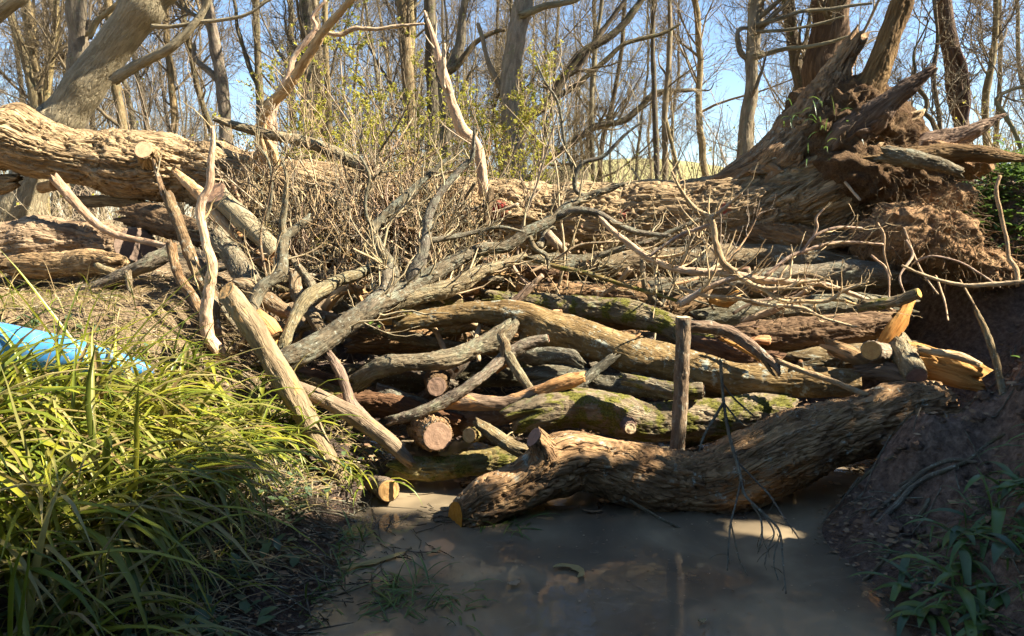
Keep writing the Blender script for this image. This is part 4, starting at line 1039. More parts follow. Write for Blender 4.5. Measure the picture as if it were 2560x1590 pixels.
# brushwood tangle on the heap
for q in range(112):
    if q >= 46:
        px, py = rng.uniform(620, 1230), rng.uniform(450, 700)
    elif q < 22:
        px, py = rng.uniform(600, 1250), rng.uniform(500, 720)
    elif q < 36:
        px, py = rng.uniform(700, 1150), rng.uniform(420, 600)
    else:
        px, py = rng.uniform(1350, 2050), rng.uniform(600, 760)
    Y0 = float(np.interp(py, *YD)) + rng.uniform(-0.12, 0.1)
    w, s = P(px, py, Y0)
    d = rng.normal(size=3) * np.array([1, 0.35, 0.55]) + np.array([0.15, 0, 0.45])
    d /= np.linalg.norm(d)
    L = rng.uniform(0.4, 1.1)
    pts = [w - d * L * 0.4]
    for k in range(5):
        d = d + rng.normal(size=3) * 0.22 + np.array([0, 0, 0.05])
        d /= np.linalg.norm(d)
        pts.append(pts[-1] + d * L / 5)
    rr = rng.uniform(0.005, 0.012) if q < 84 else rng.uniform(0.009, 0.017)
    o, p, r = limb('twiggy_branch', None, ['bark_twig', 'bark_brown', 'bark_lichen', 'bark_pale'][q % 4], world=(np.array(pts), np.linspace(rr, rr * 0.4, 6)), ends=('jag', 'tip'))
    twigs_on(o, [(p, r)], n1=15, l1=(0.08, 0.5), n2=20, l2=(0.05, 0.22), ratio=0.75, rmin=0.0019, mat=['bark_twig', 'bark_pale', 'bark_grey'][q % 3])
    tag(o, 'thin twiggy branch tangled in the brushwood on top of the heap', 'branch', 'brushwood on the heap')

# middling crooked branches thrown across the heap
CB = ['crooked bare branch slanting across the left of the heap', 'forked bare branch leaning on the fallen trunk left of centre', 'crooked grey branch lying below the smooth sawn log', 'bare forked branch rising in the middle of the tangle', 'kinked branch lying level across the tangle', 'dark crooked branch hanging over the centre gap', 'short forked branch propped below the red paint', 'grey crooked branch sloping down to the bowed log',
      'thin forked branch crossing the lichen-speckled log', 'bare branch reaching up before the yellow-green shrubs', 'dark kinked branch resting on the great diagonal branch', 'crooked branch poking out towards the viewer left of centre', 'low forked branch among the broken pieces', 'bare crooked branch near the foot of the great diagonal branch']
for q, lb in enumerate(CB):
    px, py = [(660, 600), (760, 520), (640, 680), (900, 600), (820, 660), (1080, 640), (1230, 610), (1150, 700), (590, 640), (980, 520), (870, 720), (780, 640), (930, 690), (800, 780)][q]
    Y0 = float(np.interp(py, *YD)) - 0.05
    w, s_ = P(px, py, Y0)
    d = np.array([[0.8, -0.1, 0.5], [0.5, 0.1, 0.8], [0.9, 0, -0.3], [0.3, 0, 0.9], [1, 0, 0.1], [0.8, -0.2, -0.4], [-0.6, 0, 0.7], [0.9, -0.2, -0.3], [0.9, 0.1, 0.5], [-0.3, 0, 0.9], [0.7, 0, 0.6], [-0.5, -0.5, 0.5], [0.9, -0.1, 0.2], [0.6, -0.1, 0.7]][q])
    d = d / np.linalg.norm(d)
    L = rng.uniform(0.5, 0.95)
    pts = [w - d * L / 2]
    for k in range(6):
        d = d + rng.normal(size=3) * np.array([0.32, 0.12, 0.32])
        d /= np.linalg.norm(d)
        pts.append(pts[-1] + d * L / 6)
    rr = rng.uniform(0.012, 0.022)
    mt = ['bark_grey', 'bark_brown', 'bark_lichen', 'bark_twig'][q % 4]
    o, p, r = limb('branch', None, mt, world=(np.array(pts), np.linspace(rr, rr * 0.45, 7)), ends=('jag', 'jag'))
    sk = [(p, r)]
    for z in range(3):
        a_, ar_ = grow(np.array(pts)[None], np.linspace(rr, rr * 0.45, 7)[None], 1, (0.2, 0.55), K=6, ratio=0.6, up=0.2, curl=0.5, rmin=0.004, tip=0.4)
        _, sp, sr = limb('side_branch', None, mt, parent=o, world=(a_[0], ar_[0]), ends=('jag', 'tip'))
        sk.append((sp, sr))
    twigs_on(o, sk, n1=18, l1=(0.06, 0.35), n2=22, l2=(0.04, 0.18), rmin=0.0018)
    tag(o, lb, 'branch')
# broken chunks and sticks lying in the heap
for q in range(70):
    if q < 45: px, py = rng.uniform(600, 1500), rng.uniform(540, 900)
    else: px, py = rng.uniform(1100, 2100), rng.uniform(700, 960)
    Y0 = float(np.interp(py, *YD)) + rng.uniform(-0.02, 0.14)
    w, s = P(px, py, Y0)
    d = rng.normal(size=3) * np.array([1, 0.4, 0.7])
    d /= np.linalg.norm(d)
    L = rng.uniform(0.1, 0.42)
    rr = rng.uniform(0.009, 0.032)
    side = np.cross(d, [0, 1, 0]) * rng.normal() * 0.03
    ct = rng.random() < 0.6
    o, p, r = limb('broken_stick', None, ['bark_brown', 'bark_peel', 'bark_lichen', 'bark_grey', 'bark_pale', 'split_wood'][q % 6], world=(np.array([w - d * L / 2, w + side, w + d * L / 2]), np.array([rr, rr * 1.05, rr * 0.8])), ends=('cut' if ct else 'jag', 'jag'), cut=(['cut_fresh', 'cut_red', 'cut_pale'][q % 3], ''), taper_jag=1.4)
    tag(o, 'short broken stick or bark piece lodged between the logs of the heap', 'stick', 'broken pieces lodged in the heap')
# ---------------------------------------------------------------- standing trees
def tree_crown(tp, tr, n1, l1, n2, n3, n4=0, t0=0.2, up=0.22, g=None):
    g = g or rng
    Pn, Rn = resample(tp, tr, 24)
    Pn, Rn = Pn[None], Rn[None]
    a, ar = grow(Pn, Rn, n1, l1, K=9, t0=t0, ang=(0.55, 1.15), ratio=0.42, up=up, curl=0.3, rmin=0.006, tip=0.25, g=g)
    b, br = grow(a, ar, n2, (l1[0] * 0.35, l1[1] * 0.5), K=7, t0=0.15, ang=(0.4, 1.0), ratio=0.55, up=up * 0.6, curl=0.4, rmin=0.004, g=g)
    c, cr = grow(b, br, n3, (l1[0] * 0.18, l1[1] * 0.25), K=5, t0=0.1, ang=(0.4, 1.0), ratio=0.55, up=up * 0.5, curl=0.4, rmin=0.0028, g=g)
    parts = [batch_tubes(a, ar, 6), batch_tubes(b, br, 4), batch_tubes(c, cr, 3)]
    if n4:
        d, dr = grow(c, cr, n4, (l1[0] * 0.09, l1[1] * 0.12), K=4, t0=0.1, ratio=0.7, up=0.1, curl=0.4, rmin=0.0022, g=g)
        parts.append(batch_tubes(d, dr, 3))
    return merge(parts)

def ground_z(x, y):
    return float(terrain(np.array([x]), np.array([y]), False)[0])

def traced_tree(label, pts, mat, H, branches=(), n=(10, 60, 300, 600), l1=(0.6, 2.0), t0=0.15, name='tree', wob=0.12, amp=None, cmat=None, group=None):
    """trunk traced where the photograph shows it, run down to the ground and up out of the frame"""
    p, r = world_pts(pts)
    gz = ground_z(p[0][0], p[0][1]) - 0.05
    d0 = p[0] - p[1]
    lo = p[0] + d0 / (abs(d0[2]) + 1e-6) * max(0.0, p[0][2] - gz) * np.array([0.6, 0.6, 1])
    if p[0][2] > gz + 0.05:
        p = np.vstack([[lo], p]); r = np.concatenate([[r[0] * 1.25], r])
    d = p[-1] - p[-2]
    d = d / np.linalg.norm(d) + np.array([0, 0, 0.5])
    d /= np.linalg.norm(d)
    rest = max(0.5, H - p[-1][2])
    r1 = r[-1]
    for q in range(1, 5):
        p = np.vstack([p, p[-1] + d * rest / 4 + rng.normal(size=3) * 0.10])
        r = np.append(r, r1 * (1 - 0.2 * q))
    e = empty(name, (p[0][0], p[0][1], gz))
    V, Q, T, bk, _ = bark_tube(p, r, amp=0.004 if amp is None else amp, cell=0.04, lump=0.06, wob=wob, ends=('jag', 'tip'), nt=int(np.clip(np.mean(r) * 300, 10, 48)), ds=0.04)
    obj('trunk', V, Q, T, mat, e, bk)
    for b in branches:
        limb('limb', b, mat, parent=e, ends=('jag', 'tip'), amp=0.002, wob=0.2)
    V, Q, bk = tree_crown(p, r, n[0], l1, int(n[1] * 1.2), int(n[2] * 1.5), int(n[3] * 1.5), t0)
    tag(obj('crown', V, Q, None, cmat or 'crown_twig', e, bk))
    tag(e, label, 'tree', group)
    return e

traced_tree('smooth pale trunk leaning steeply to the right behind the left end of the fallen trunk', [(120, 345, 46, 6.3), (160, 290, 46, 6.3), (230, 190, 46, 6.28), (300, 95, 47, 6.25), (375, -5, 47, 6.2), (450, -110, 46, 6.2)], 'bark_smooth', 9,
    [[(285, 200, 14, 6.1), (339, 168, 13, 6.05), (411, 125, 11, 6.0), (457, 86, 10, 6.0), (493, 43, 9, 6.0), (530, -20, 8, 6.0)], [(380, 66, 6, 6.0), (440, 64, 5, 6.0), (493, 54, 5, 6.0), (560, 47, 4.5, 6.0), (625, 32, 4, 6.0), (690, -10, 3, 6.0)]], n=(6, 30, 120, 200), t0=0.5, amp=0.0, wob=0.0)
traced_tree('knotty upright trunk behind the leaning pale trunk', [(205, 420, 24, 9), (200, 300, 23, 9), (195, 214, 22, 9), (194, 100, 23, 9), (192, 0, 23, 9), (195, -80, 22, 9)], 'bark_tree', 11, [[(222, 90, 9, 8.9), (240, 55, 8, 8.9), (290, 12, 6, 8.9), (320, -30, 5, 8.9)]], n=(10, 60, 320, 700))
for q, (pt) in enumerate([[(95, 420, 9, 11), (85, 270, 10, 11), (55, 120, 10, 11), (18, 20, 9, 11), (-10, -60, 8, 11)], [(105, 420, 8, 11.3), (100, 260, 9, 11.3), (75, 90, 8, 11.3), (62, -20, 7, 11.3)],
                          [(112, 420, 8, 11.6), (115, 260, 9, 11.6), (134, 110, 9, 11.6), (140, 30, 7, 11.6), (146, -60, 6, 11.6)]]):
    traced_tree(['outer left stem of the slender clump at the left edge', 'middle stem of the slender clump at the left edge', 'right stem of the slender clump at the left edge'][q], pt, 'bark_tree', 9, n=(10, 50, 260, 500))
traced_tree('slim straight tree with a light right side beyond the fallen trunk at left', [(568, 440, 17, 10), (564, 330, 16, 10), (557, 214, 15, 10), (535, 107, 15, 10), (515, 0, 14, 10), (505, -60, 13, 10)], 'bark_tree', 11, [[(560, 230, 9, 10), (535, 190, 8, 10), (490, 150, 6, 10), (485, 110, 5, 10)]], n=(12, 80, 420, 900))
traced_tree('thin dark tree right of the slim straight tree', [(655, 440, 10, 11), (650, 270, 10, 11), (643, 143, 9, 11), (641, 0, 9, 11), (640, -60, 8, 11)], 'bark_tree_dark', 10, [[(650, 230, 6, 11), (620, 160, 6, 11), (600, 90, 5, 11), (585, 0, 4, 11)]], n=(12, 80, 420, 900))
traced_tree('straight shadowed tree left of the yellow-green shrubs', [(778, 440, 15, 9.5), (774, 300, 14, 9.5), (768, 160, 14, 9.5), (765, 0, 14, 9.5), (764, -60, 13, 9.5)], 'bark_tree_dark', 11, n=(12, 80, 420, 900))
traced_tree('thin lit tree just right of the straight shadowed tree', [(826, 440, 8, 12), (820, 250, 8, 12), (812, 90, 7, 12), (815, -40, 7, 12)], 'bark_tree', 10, n=(10, 60, 300, 600))
traced_tree('sunlit trunk rising out of the yellow-green shrubs', [(1028, 440, 17, 9.5), (1022, 250, 16, 9.5), (1014, 143, 15, 9.5), (1006, 0, 15, 9.5), (1004, -60, 14, 9.5)], 'bark_tree', 11, n=(10, 70, 360, 800))
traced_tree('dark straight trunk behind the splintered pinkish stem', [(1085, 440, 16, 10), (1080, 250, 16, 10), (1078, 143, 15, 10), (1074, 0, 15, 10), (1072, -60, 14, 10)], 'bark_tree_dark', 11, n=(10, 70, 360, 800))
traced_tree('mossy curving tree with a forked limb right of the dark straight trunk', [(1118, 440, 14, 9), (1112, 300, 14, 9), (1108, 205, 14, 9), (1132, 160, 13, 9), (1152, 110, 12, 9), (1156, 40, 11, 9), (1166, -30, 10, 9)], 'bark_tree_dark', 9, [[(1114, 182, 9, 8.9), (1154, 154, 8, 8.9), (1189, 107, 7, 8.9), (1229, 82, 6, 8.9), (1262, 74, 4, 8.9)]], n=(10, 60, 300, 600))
traced_tree('stout bright trunk in the middle of the wood', [(1284, 440, 24, 8.5), (1278, 304, 22, 8.5), (1270, 232, 22, 8.5), (1281, 161, 23, 8.5), (1292, 71, 24, 8.5), (1308, 0, 24, 8.5), (1318, -60, 22, 8.5)], 'bark_tree', 10, [[(1300, 38, 10, 8.4), (1350, 21, 9, 8.4), (1390, 12, 8, 8.4), (1436, 0, 6, 8.4), (1470, -20, 4, 8.4)], [(1262, 240, 9, 8.5), (1230, 180, 8, 8.5), (1215, 140, 6, 8.5), (1195, 60, 5, 8.5)]], n=(12, 80, 420, 900))
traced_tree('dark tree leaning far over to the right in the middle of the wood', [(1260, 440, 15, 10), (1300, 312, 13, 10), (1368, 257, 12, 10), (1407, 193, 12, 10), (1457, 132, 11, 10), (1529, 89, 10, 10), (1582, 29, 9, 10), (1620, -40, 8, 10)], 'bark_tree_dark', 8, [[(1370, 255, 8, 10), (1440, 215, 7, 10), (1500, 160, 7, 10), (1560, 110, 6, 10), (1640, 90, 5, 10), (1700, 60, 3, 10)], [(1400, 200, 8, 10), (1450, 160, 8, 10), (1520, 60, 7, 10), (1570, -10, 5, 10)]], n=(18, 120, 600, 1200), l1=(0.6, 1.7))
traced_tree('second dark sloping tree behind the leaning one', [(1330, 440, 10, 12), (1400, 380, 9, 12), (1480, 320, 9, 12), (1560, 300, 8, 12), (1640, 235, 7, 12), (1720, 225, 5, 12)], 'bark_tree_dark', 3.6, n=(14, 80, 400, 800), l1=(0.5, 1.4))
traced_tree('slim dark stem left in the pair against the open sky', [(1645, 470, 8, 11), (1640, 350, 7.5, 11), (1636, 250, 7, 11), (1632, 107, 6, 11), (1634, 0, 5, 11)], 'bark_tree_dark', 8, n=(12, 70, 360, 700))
traced_tree('slim lit stem right in the pair against the open sky', [(1664, 470, 8, 11.2), (1661, 321, 7.5, 11.2), (1668, 200, 7, 11.2), (1676, 80, 6, 11.2), (1672, -30, 5, 11.2)], 'bark_tree', 8, [[(1665, 300, 5, 11.2), (1690, 400, 4, 11.1), (1705, 460, 3, 11.1)]], n=(12, 70, 360, 700))
traced_tree('thin stem between the leaning tree and the open sky', [(1482, 450, 6, 12), (1478, 300, 6, 12), (1484, 160, 6, 12), (1500, 40, 5, 12)], 'bark_tree', 8, n=(10, 60, 300, 600))
traced_tree('knuckled sunlit tree with level side branches left of the root plate', [(1850, 450, 20, 7.5), (1857, 405, 21, 7.5), (1866, 304, 17, 7.5), (1876, 250, 17, 7.5), (1880, 200, 15, 7.5), (1876, 150, 17, 7.5), (1886, 71, 16, 7.5), (1892, 0, 16, 7.5), (1900, -60, 15, 7.5)], 'bark_tree', 9,
    [[(1888, 142, 8, 7.4), (1950, 126, 6, 7.35), (2021, 118, 5, 7.3), (2093, 100, 4, 7.25), (2130, 88, 2, 7.2)], [(1890, 62, 6, 7.4), (1960, 45, 5, 7.3), (2010, 28, 5, 7.3), (2100, 18, 5, 7.25), (2180, 8, 3, 7.2)], [(1868, 148, 7, 7.5), (1850, 130, 7, 7.5), (1846, 90, 6, 7.5), (1852, 72, 5, 7.5), (1872, 70, 4, 7.5)],
     [(1890, 80, 5, 7.4), (1960, 76, 4, 7.3), (2040, 62, 4, 7.25), (2110, 40, 2, 7.2)]], n=(14, 90, 460, 900), l1=(0.5, 1.5))
traced_tree('grey-green tree between the knuckled tree and the thick dark trunk', [(2020, 440, 18, 8.5), (2004, 243, 16, 8.5), (1993, 179, 15, 8.5), (1982, 89, 15, 8.5), (1971, 0, 15, 8.5), (1964, -60, 14, 8.5)], 'bark_tree_dark', 10, n=(12, 80, 400, 800))
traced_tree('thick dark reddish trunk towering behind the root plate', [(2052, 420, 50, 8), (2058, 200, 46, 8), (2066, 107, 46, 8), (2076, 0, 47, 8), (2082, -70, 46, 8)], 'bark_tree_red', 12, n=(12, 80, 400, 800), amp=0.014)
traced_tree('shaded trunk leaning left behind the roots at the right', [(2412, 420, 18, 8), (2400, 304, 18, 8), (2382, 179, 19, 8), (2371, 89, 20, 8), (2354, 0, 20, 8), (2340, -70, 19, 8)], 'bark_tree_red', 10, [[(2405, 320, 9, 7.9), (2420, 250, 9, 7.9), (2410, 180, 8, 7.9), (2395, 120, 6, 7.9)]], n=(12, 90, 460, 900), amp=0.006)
traced_tree('thin wavy dark stem left of the shaded right-hand trunk', [(2365, 400, 7, 7.5), (2330, 300, 6, 7.5), (2312, 285, 6, 7.5), (2318, 250, 6, 7.5), (2290, 210, 5, 7.5)], 'bark_tree_dark', 3.2, n=(8, 40, 160, 300), l1=(0.4, 1.1))
traced_tree('slender stem just left of the shaded right-hand trunk', [(2352, 400, 6, 7.7), (2350, 300, 6, 7.7), (2332, 200, 6, 7.7), (2345, 100, 5, 7.7), (2335, 0, 5, 7.7)], 'bark_tree_dark', 7, n=(10, 60, 300, 500), l1=(0.4, 1.3))
traced_tree('ivy-flecked stem right of the shaded right-hand trunk', [(2470, 400, 9, 8.5), (2465, 250, 9, 8.5), (2485, 130, 8, 8.5), (2490, 0, 7, 8.5)], 'bark_tree', 8, n=(16, 100, 500, 900), l1=(0.4, 1.4))
traced_tree('pale arching sapling leaning in from the right edge', [(2560, 400, 5, 6.5), (2540, 340, 6, 6.5), (2510, 285, 6, 6.5), (2490, 250, 5, 6.5), (2530, 225, 5, 6.5), (2600, 205, 4, 6.5)], 'bark_tree', 3.2, n=(8, 40, 180, 300), l1=(0.3, 0.9))
traced_tree('branch tip of a tree cutting the top left corner', [(-420, 300, 40, 6.0), (-200, 190, 36, 6.0), (-60, 70, 26, 6.0), (20, 10, 22, 6.0), (70, -40, 20, 6.0)], 'bark_smooth', 6, n=(4, 16, 50, 80), t0=0.6, amp=0.0)

# the wood behind: shared tree shapes, every tree its own object
protos = []
for q in range(9):
    g = np.random.default_rng(100 + q)
    H = g.uniform(9, 15)
    e = empty('woodland_tree', (0, 0, 0))
    k = np.linspace(0, 1, 7)
    ln = g.normal(size=2) * 0.07
    tp = np.stack([ln[0] * H * k + g.normal(size=7) * 0.08, ln[1] * H * k + g.normal(size=7) * 0.08, k * H - 0.2], -1)
    tr = np.interp(k, [0, 0.1, 1], [1.3, 1.0, 0.18]) * g.uniform(0.05, 0.12)
    V, Q, T, bk, _ = bark_tube(tp, tr, amp=0, lump=0.07, wob=0.3, ends=('jag', 'tip'), nt=9, ds=0.25)
    obj('trunk', V, Q, T, 'bark_tree' if q % 3 else 'bark_tree_dark', e, bk)
    V, Q, bk = tree_crown(tp, tr, 26, (0.9, 3.4), 200, 1000, 2400, t0=0.08, g=g)
    obj('crown', V, Q, None, 'crown_twig', e, bk)
    tag(e, 'bare leafless tree among the many standing in the wood behind', 'tree', 'bare trees in the wood behind')
    protos.append(e)
g = np.random.default_rng(5)
spots = []
tries = 0
while len(spots) < 125 and tries < 6000:
    tries += 1
    y = g.uniform(11.5, 52)
    px = g.uniform(-250, 2800)
    if 1480 < px < 1850 and (y > 14) and g.random() < 0.9: continue
    if px > 1850 and g.random() < 0.55: continue
    x = (px - 1280) / FPX * y
    if all((x - a) ** 2 + (y - b) ** 2 > 1.6 for a, b in spots): spots.append((x, y))
for q, (x, y) in enumerate(spots):
    o = protos[q] if q < 9 else copy_tree(protos[q % 9])
    o.location = (x, y, ground_z(x, y) - 0.05)
    o.rotation_euler = (0, 0, g.uniform(0, 6.28))
    sc = g.uniform(0.75, 1.2)
    o.scale = (sc, sc, sc)

# thicket of thin stems reaching back to the hill
n = 2600
y = g.uniform(13, 60, n)
px = g.uniform(-300, 2860, n)
x = (px - 1280) / FPX * y
z = terrain(x, y, False)
Lh = g.uniform(0.8, 2.6, n) * np.where((px > 1480) & (px < 1760), 0.75, 1.25)
d = np.stack([g.normal(size=n) * 0.3, g.normal(size=n) * 0.3, np.ones(n)], -1)
pts = np.zeros((n, 6, 3))
pts[:, 0] = np.stack([x, y, z - 0.05], -1)
for k in range(1, 6):
    d = d + g.normal(size=(n, 3)) * 0.16
    d /= np.linalg.norm(d, axis=1)[:, None]
    pts[:, k] = pts[:, k - 1] + d * (Lh / 5)[:, None]
R = np.linspace(1, 0.3, 6)[None] * g.uniform(0.006, 0.02, n)[:, None]
b, br = grow(pts, R, 9000, (0.3, 1.1), K=5, up=0.3, rmin=0.0035, g=g)
c, cr = grow(b, br, 16000, (0.15, 0.5), K=4, up=0.2, rmin=0.003, g=g)
V, Q, bk = merge([batch_tubes(pts, R, 4), batch_tubes(b, br, 3), batch_tubes(c, cr, 3)])
tag(obj('undergrowth', V, Q, None, 'crown_twig', None, bk, origin=(0, 0, 0)), 'mass of thin bare stems and brush on the woodland floor behind', 'undergrowth', kind='stuff')

# shrubs
def leaf_quads(pos, size, g, flat=0.4):
    n = len(pos)
    u = g.normal(size=(n, 3))
    u /= np.linalg.norm(u, axis=1)[:, None]
    v = np.cross(u, g.normal(size=(n, 3)))
    v /= np.linalg.norm(v, axis=1)[:, None]
    w = np.cross(u, v)
    s = (size * g.uniform(0.6, 1.3, n))[:, None]
    V = np.stack([pos, pos + u * s * 0.5 + v * s * flat + w * s * 0.08, pos + u * s, pos + u * s * 0.5 - v * s * flat + w * s * 0.08], 1)
    Q = np.arange(n * 4).reshape(n, 4)
    bk = np.zeros((n, 4, 3))
    bk[..., 2] = g.random(n)[:, None]
    return V.reshape(-1, 3), Q, bk.reshape(-1, 3)

def shrub(label, px, Y, h, nstem, spread, leaves, lsize, lmat, g, cat='shrub', twn=(40, 160), group=None, name='shrub', mat='bark_twig', side=0.0):
    x = (px - 1280) / FPX * Y
    gz = ground_z(x, Y)
    e = empty(name, (x, Y, gz))
    pts = np.zeros((nstem, 8, 3))
    pts[:, 0] = np.array([x, Y, gz - 0.05]) + g.normal(size=(nstem, 3)) * np.array([0.15, 0.15, 0])
    d = np.stack([g.normal(size=nstem) * spread + side, g.normal(size=nstem) * spread, np.ones(nstem)], -1)
    d /= np.linalg.norm(d, axis=1)[:, None]
    L = h * g.uniform(0.6, 1.1, nstem)
    for k in range(1, 8):
        d = d + g.normal(size=(nstem, 3)) * 0.12 + np.stack([d[:, 0] * 0.06, d[:, 1] * 0.06, np.zeros(nstem)], -1)
        d /= np.linalg.norm(d, axis=1)[:, None]
        pts[:, k] = pts[:, k - 1] + d * (L / 7)[:, None]
    R = np.linspace(1, 0.25, 8)[None] * g.uniform(0.007, 0.016, nstem)[:, None]
    b, br = grow(pts, R, nstem * 8, (0.25, 0.8), K=6, up=0.2, rmin=0.002, g=g)
    c, cr = grow(b, br, nstem * 26, (0.1, 0.35), K=4, up=0.1, rmin=0.0016, g=g)
    for q in range(min(nstem, 14)):
        V, Q, bk = batch_tubes(pts[q:q + 1], R[q:q + 1], 7)
        obj('stem', V, Q, None, mat, e, bk)
    V, Q, bk = merge([batch_tubes(pts, R * 0.98, 5), batch_tubes(b, br, 4), batch_tubes(c, cr, 3)]) if nstem > 14 else merge([batch_tubes(b, br, 4), batch_tubes(c, cr, 3)])
    tag(obj('twigs', V, Q, None, mat, e, bk), kind='stuff')
    if leaves:
        i = g.integers(0, len(c), leaves)
        k = g.integers(0, 4, leaves)
        pos = c[i, k] + g.normal(size=(leaves, 3)) * 0.006
        V, Q, bk = leaf_quads(pos, lsize, g)
        tag(obj('foliage', V, Q, None, lmat, e, bk, smooth=False), kind='stuff')
    tag(e, label, cat, group)
    return e
g = np.random.default_rng(31)
shrub('yellow-green budding shrub left of the sunlit trunk', 880, 7.6, 2.5, 14, 0.35, 7000, 0.026, 'bud_leaf', g)
shrub('yellow-green budding shrub in front of the sunlit trunk', 1000, 7.2, 2.7, 14, 0.35, 8500, 0.026, 'bud_leaf', g)
shrub('yellow-green budding shrub behind the splintered pinkish stem', 1140, 7.4, 2.4, 14, 0.35, 7000, 0.026, 'bud_leaf', g)
shrub('thinly budding shrub below the stout bright trunk', 1260, 7.4, 1.7, 12, 0.4, 2600, 0.026, 'bud_leaf', g)
shrub('low budding shrub between the limbs of the fallen tree at left', 740, 7.0, 1.35, 10, 0.4, 2400, 0.026, 'bud_leaf', g)
shrub('bare thorny shrub against the open sky', 1560, 8.5, 1.8, 12, 0.4, 120, 0.03, 'bud_leaf', g)
shrub('bare twiggy thicket left of the knuckled tree', 1760, 8.5, 2.2, 14, 0.3, 60, 0.03, 'bud_leaf', g)
shrub('pale twiggy thicket behind the roots at the right edge', 2480, 7.5, 1.5, 16, 0.5, 200, 0.035, 'bud_leaf', g)
shrub('dense bare bramble tangle at the far left under the trunk', 60, 6.2, 0.8, 16, 0.8, 100, 0.03, 'bud_leaf', g, cat='bramble', name='bramble')
shrub('sparse bare bramble tangle below the level sunlit log', 270, 6.4, 0.6, 12, 0.8, 60, 0.03, 'bud_leaf', g, cat='bramble', name='bramble')
shrub('upright bare sapling clump behind the left half of the fallen trunk', 420, 8.0, 2.6, 10, 0.25, 60, 0.03, 'bud_leaf', g)
# spindly saplings rising through the heap
for q, (px, py, Y, h) in enumerate([(930, 640, 4.75, 1.15), (1010, 660, 4.7, 1.2), (860, 640, 4.7, 1.0), (1390, 640, 4.75, 1.25), (1290, 620, 4.8, 1.1), (620, 600, 4.9, 0.9), (760, 620, 4.8, 0.95)]):
    w, s = P(px, py, Y)
    L = h
    d = np.array([rng.normal() * 0.25, -0.05, 1.0])
    pts = [w - np.array([0, 0, 0.25])]
    for k in range(8):
        d = d + rng.normal(size=3) * np.array([0.16, 0.08, 0.05])
        d /= np.linalg.norm(d)
        pts.append(pts[-1] + d * (L + 0.25) / 8)
    o, p, r = limb('sapling', None, 'bark_twig', world=(np.array(pts), np.linspace(0.011, 0.003, 9)), ends=('jag', 'tip'))
    twigs_on(o, [(p, r)], n1=18, l1=(0.15, 0.6), n2=26, l2=(0.06, 0.25), up=0.35, ratio=0.7, rmin=0.002, t0=0.3)
    tag(o, ['spindly sapling rising behind the great diagonal branch', 'spindly sapling in front of the yellow-green shrubs', 'thin bare sapling between the pale limb and the shrubs', 'tall spindly sapling rising left of the open sky', 'spindly sapling beside the broken bark plank', 'thin sapling behind the smooth sawn log', 'thin sapling left of the yellow-green shrubs'][q], 'sapling')

# evergreen trees on the right bank beside the viewer (they shade the stream)
def holly(label, x, y, h, rx, ry, z0, n, g):
    gz = ground_z(x, y)
    e = empty('holly_tree', (x, y, gz))
    tp = np.stack([np.full(6, x) + g.normal(size=6) * 0.05, np.full(6, y) + g.normal(size=6) * 0.05, np.linspace(gz - 0.1, h * 0.92, 6)], -1)
    V, Q, T, bk, _ = bark_tube(tp, np.linspace(0.11, 0.02, 6), amp=0, lump=0.05, ends=('jag', 'tip'), nt=10, ds=0.15)
    obj('trunk', V, Q, T, 'bark_tree_dark', e, bk)
    a, ar = grow(resample(tp, np.linspace(0.11, 0.02, 6), 12)[0][None], np.linspace(0.1, 0.02, 12)[None], 60, (rx * 0.5, rx * 1.2), K=7, t0=0.15, up=0.05, g=g)
    b, br = grow(a, ar, 400, (0.2, 0.6), K=4, up=0.1, g=g)
    b, br = b[~in_gap(b).any(1)], br[~in_gap(b).any(1)]
    V, Q, bk = merge([batch_tubes(a, ar, 5), batch_tubes(b, br, 3)])
    obj('limbs', V, Q, None, 'bark_tree_dark', e, bk)
    d = g.normal(size=(n, 3))
    d /= np.linalg.norm(d, axis=1)[:, None]
    rr = g.uniform(0.3, 1.0, n) ** 0.5
    pos = d * rr[:, None] * np.array([rx, ry, (h - z0) / 2]) + np.array([x, y, (h + z0) / 2])
    nz = fbm(pos * 1.6, 2, 8)
    pos = pos[nz > -0.35]
    pos = pos[~in_gap(pos)]
    V, Q, bk = leaf_quads(pos, 0.12, g, 0.32)
    tag(obj('foliage', V, Q, None, 'holly', e, bk, smooth=False), kind='stuff')
    tag(e, label, 'tree')
    return e
g = np.random.default_rng(77)
GAPS = [((1.08, 2.93, 0.0), 0.17), ((-0.38, 3.12, 0.0), 0.10)]     # foliage carved away along the sun's rays to place sunflecks
for px, py, Y, rr in [(1260, 1190, 3.02, 0.06), (1330, 1130, 3.08, 0.10), (1420, 1090, 3.12, 0.12), (1500, 1105, 3.14, 0.10), (1580, 1130, 3.15, 0.08), (1660, 1140, 3.16, 0.06), (1880, 1090, 3.17, 0.07), (2140, 1080, 3.27, 0.06), (1990, 1240, 3.1, 0.05), (2490, 930, 3.38, 0.08)]:
    GAPS.append((P(px, py, Y)[0], rr))
SDN = np.array(sd)
def in_gap(p):
    k = np.zeros(p.shape[:-1], bool)
    for c, rr in GAPS:
        v = p - np.array(c)
        t = v @ SDN
        k |= np.linalg.norm(v - t[..., None] * SDN, axis=-1) < rr
    return k
holly('dark evergreen tree on the right bank nearest the heap outside the view', 5.0, 2.05, 4.5, 1.3, 1.15, 1.2, 15000, g)
holly('dark evergreen tree on the right bank level with the viewer outside the view', 5.1, 1.3, 6.25, 1.4, 1.5, 1.2, 22000, g)
h3 = holly('tall dark evergreen tree on the right bank behind the viewer', 5.4, -0.9, 6.9, 1.7, 1.7, 1.2, 24000, g)
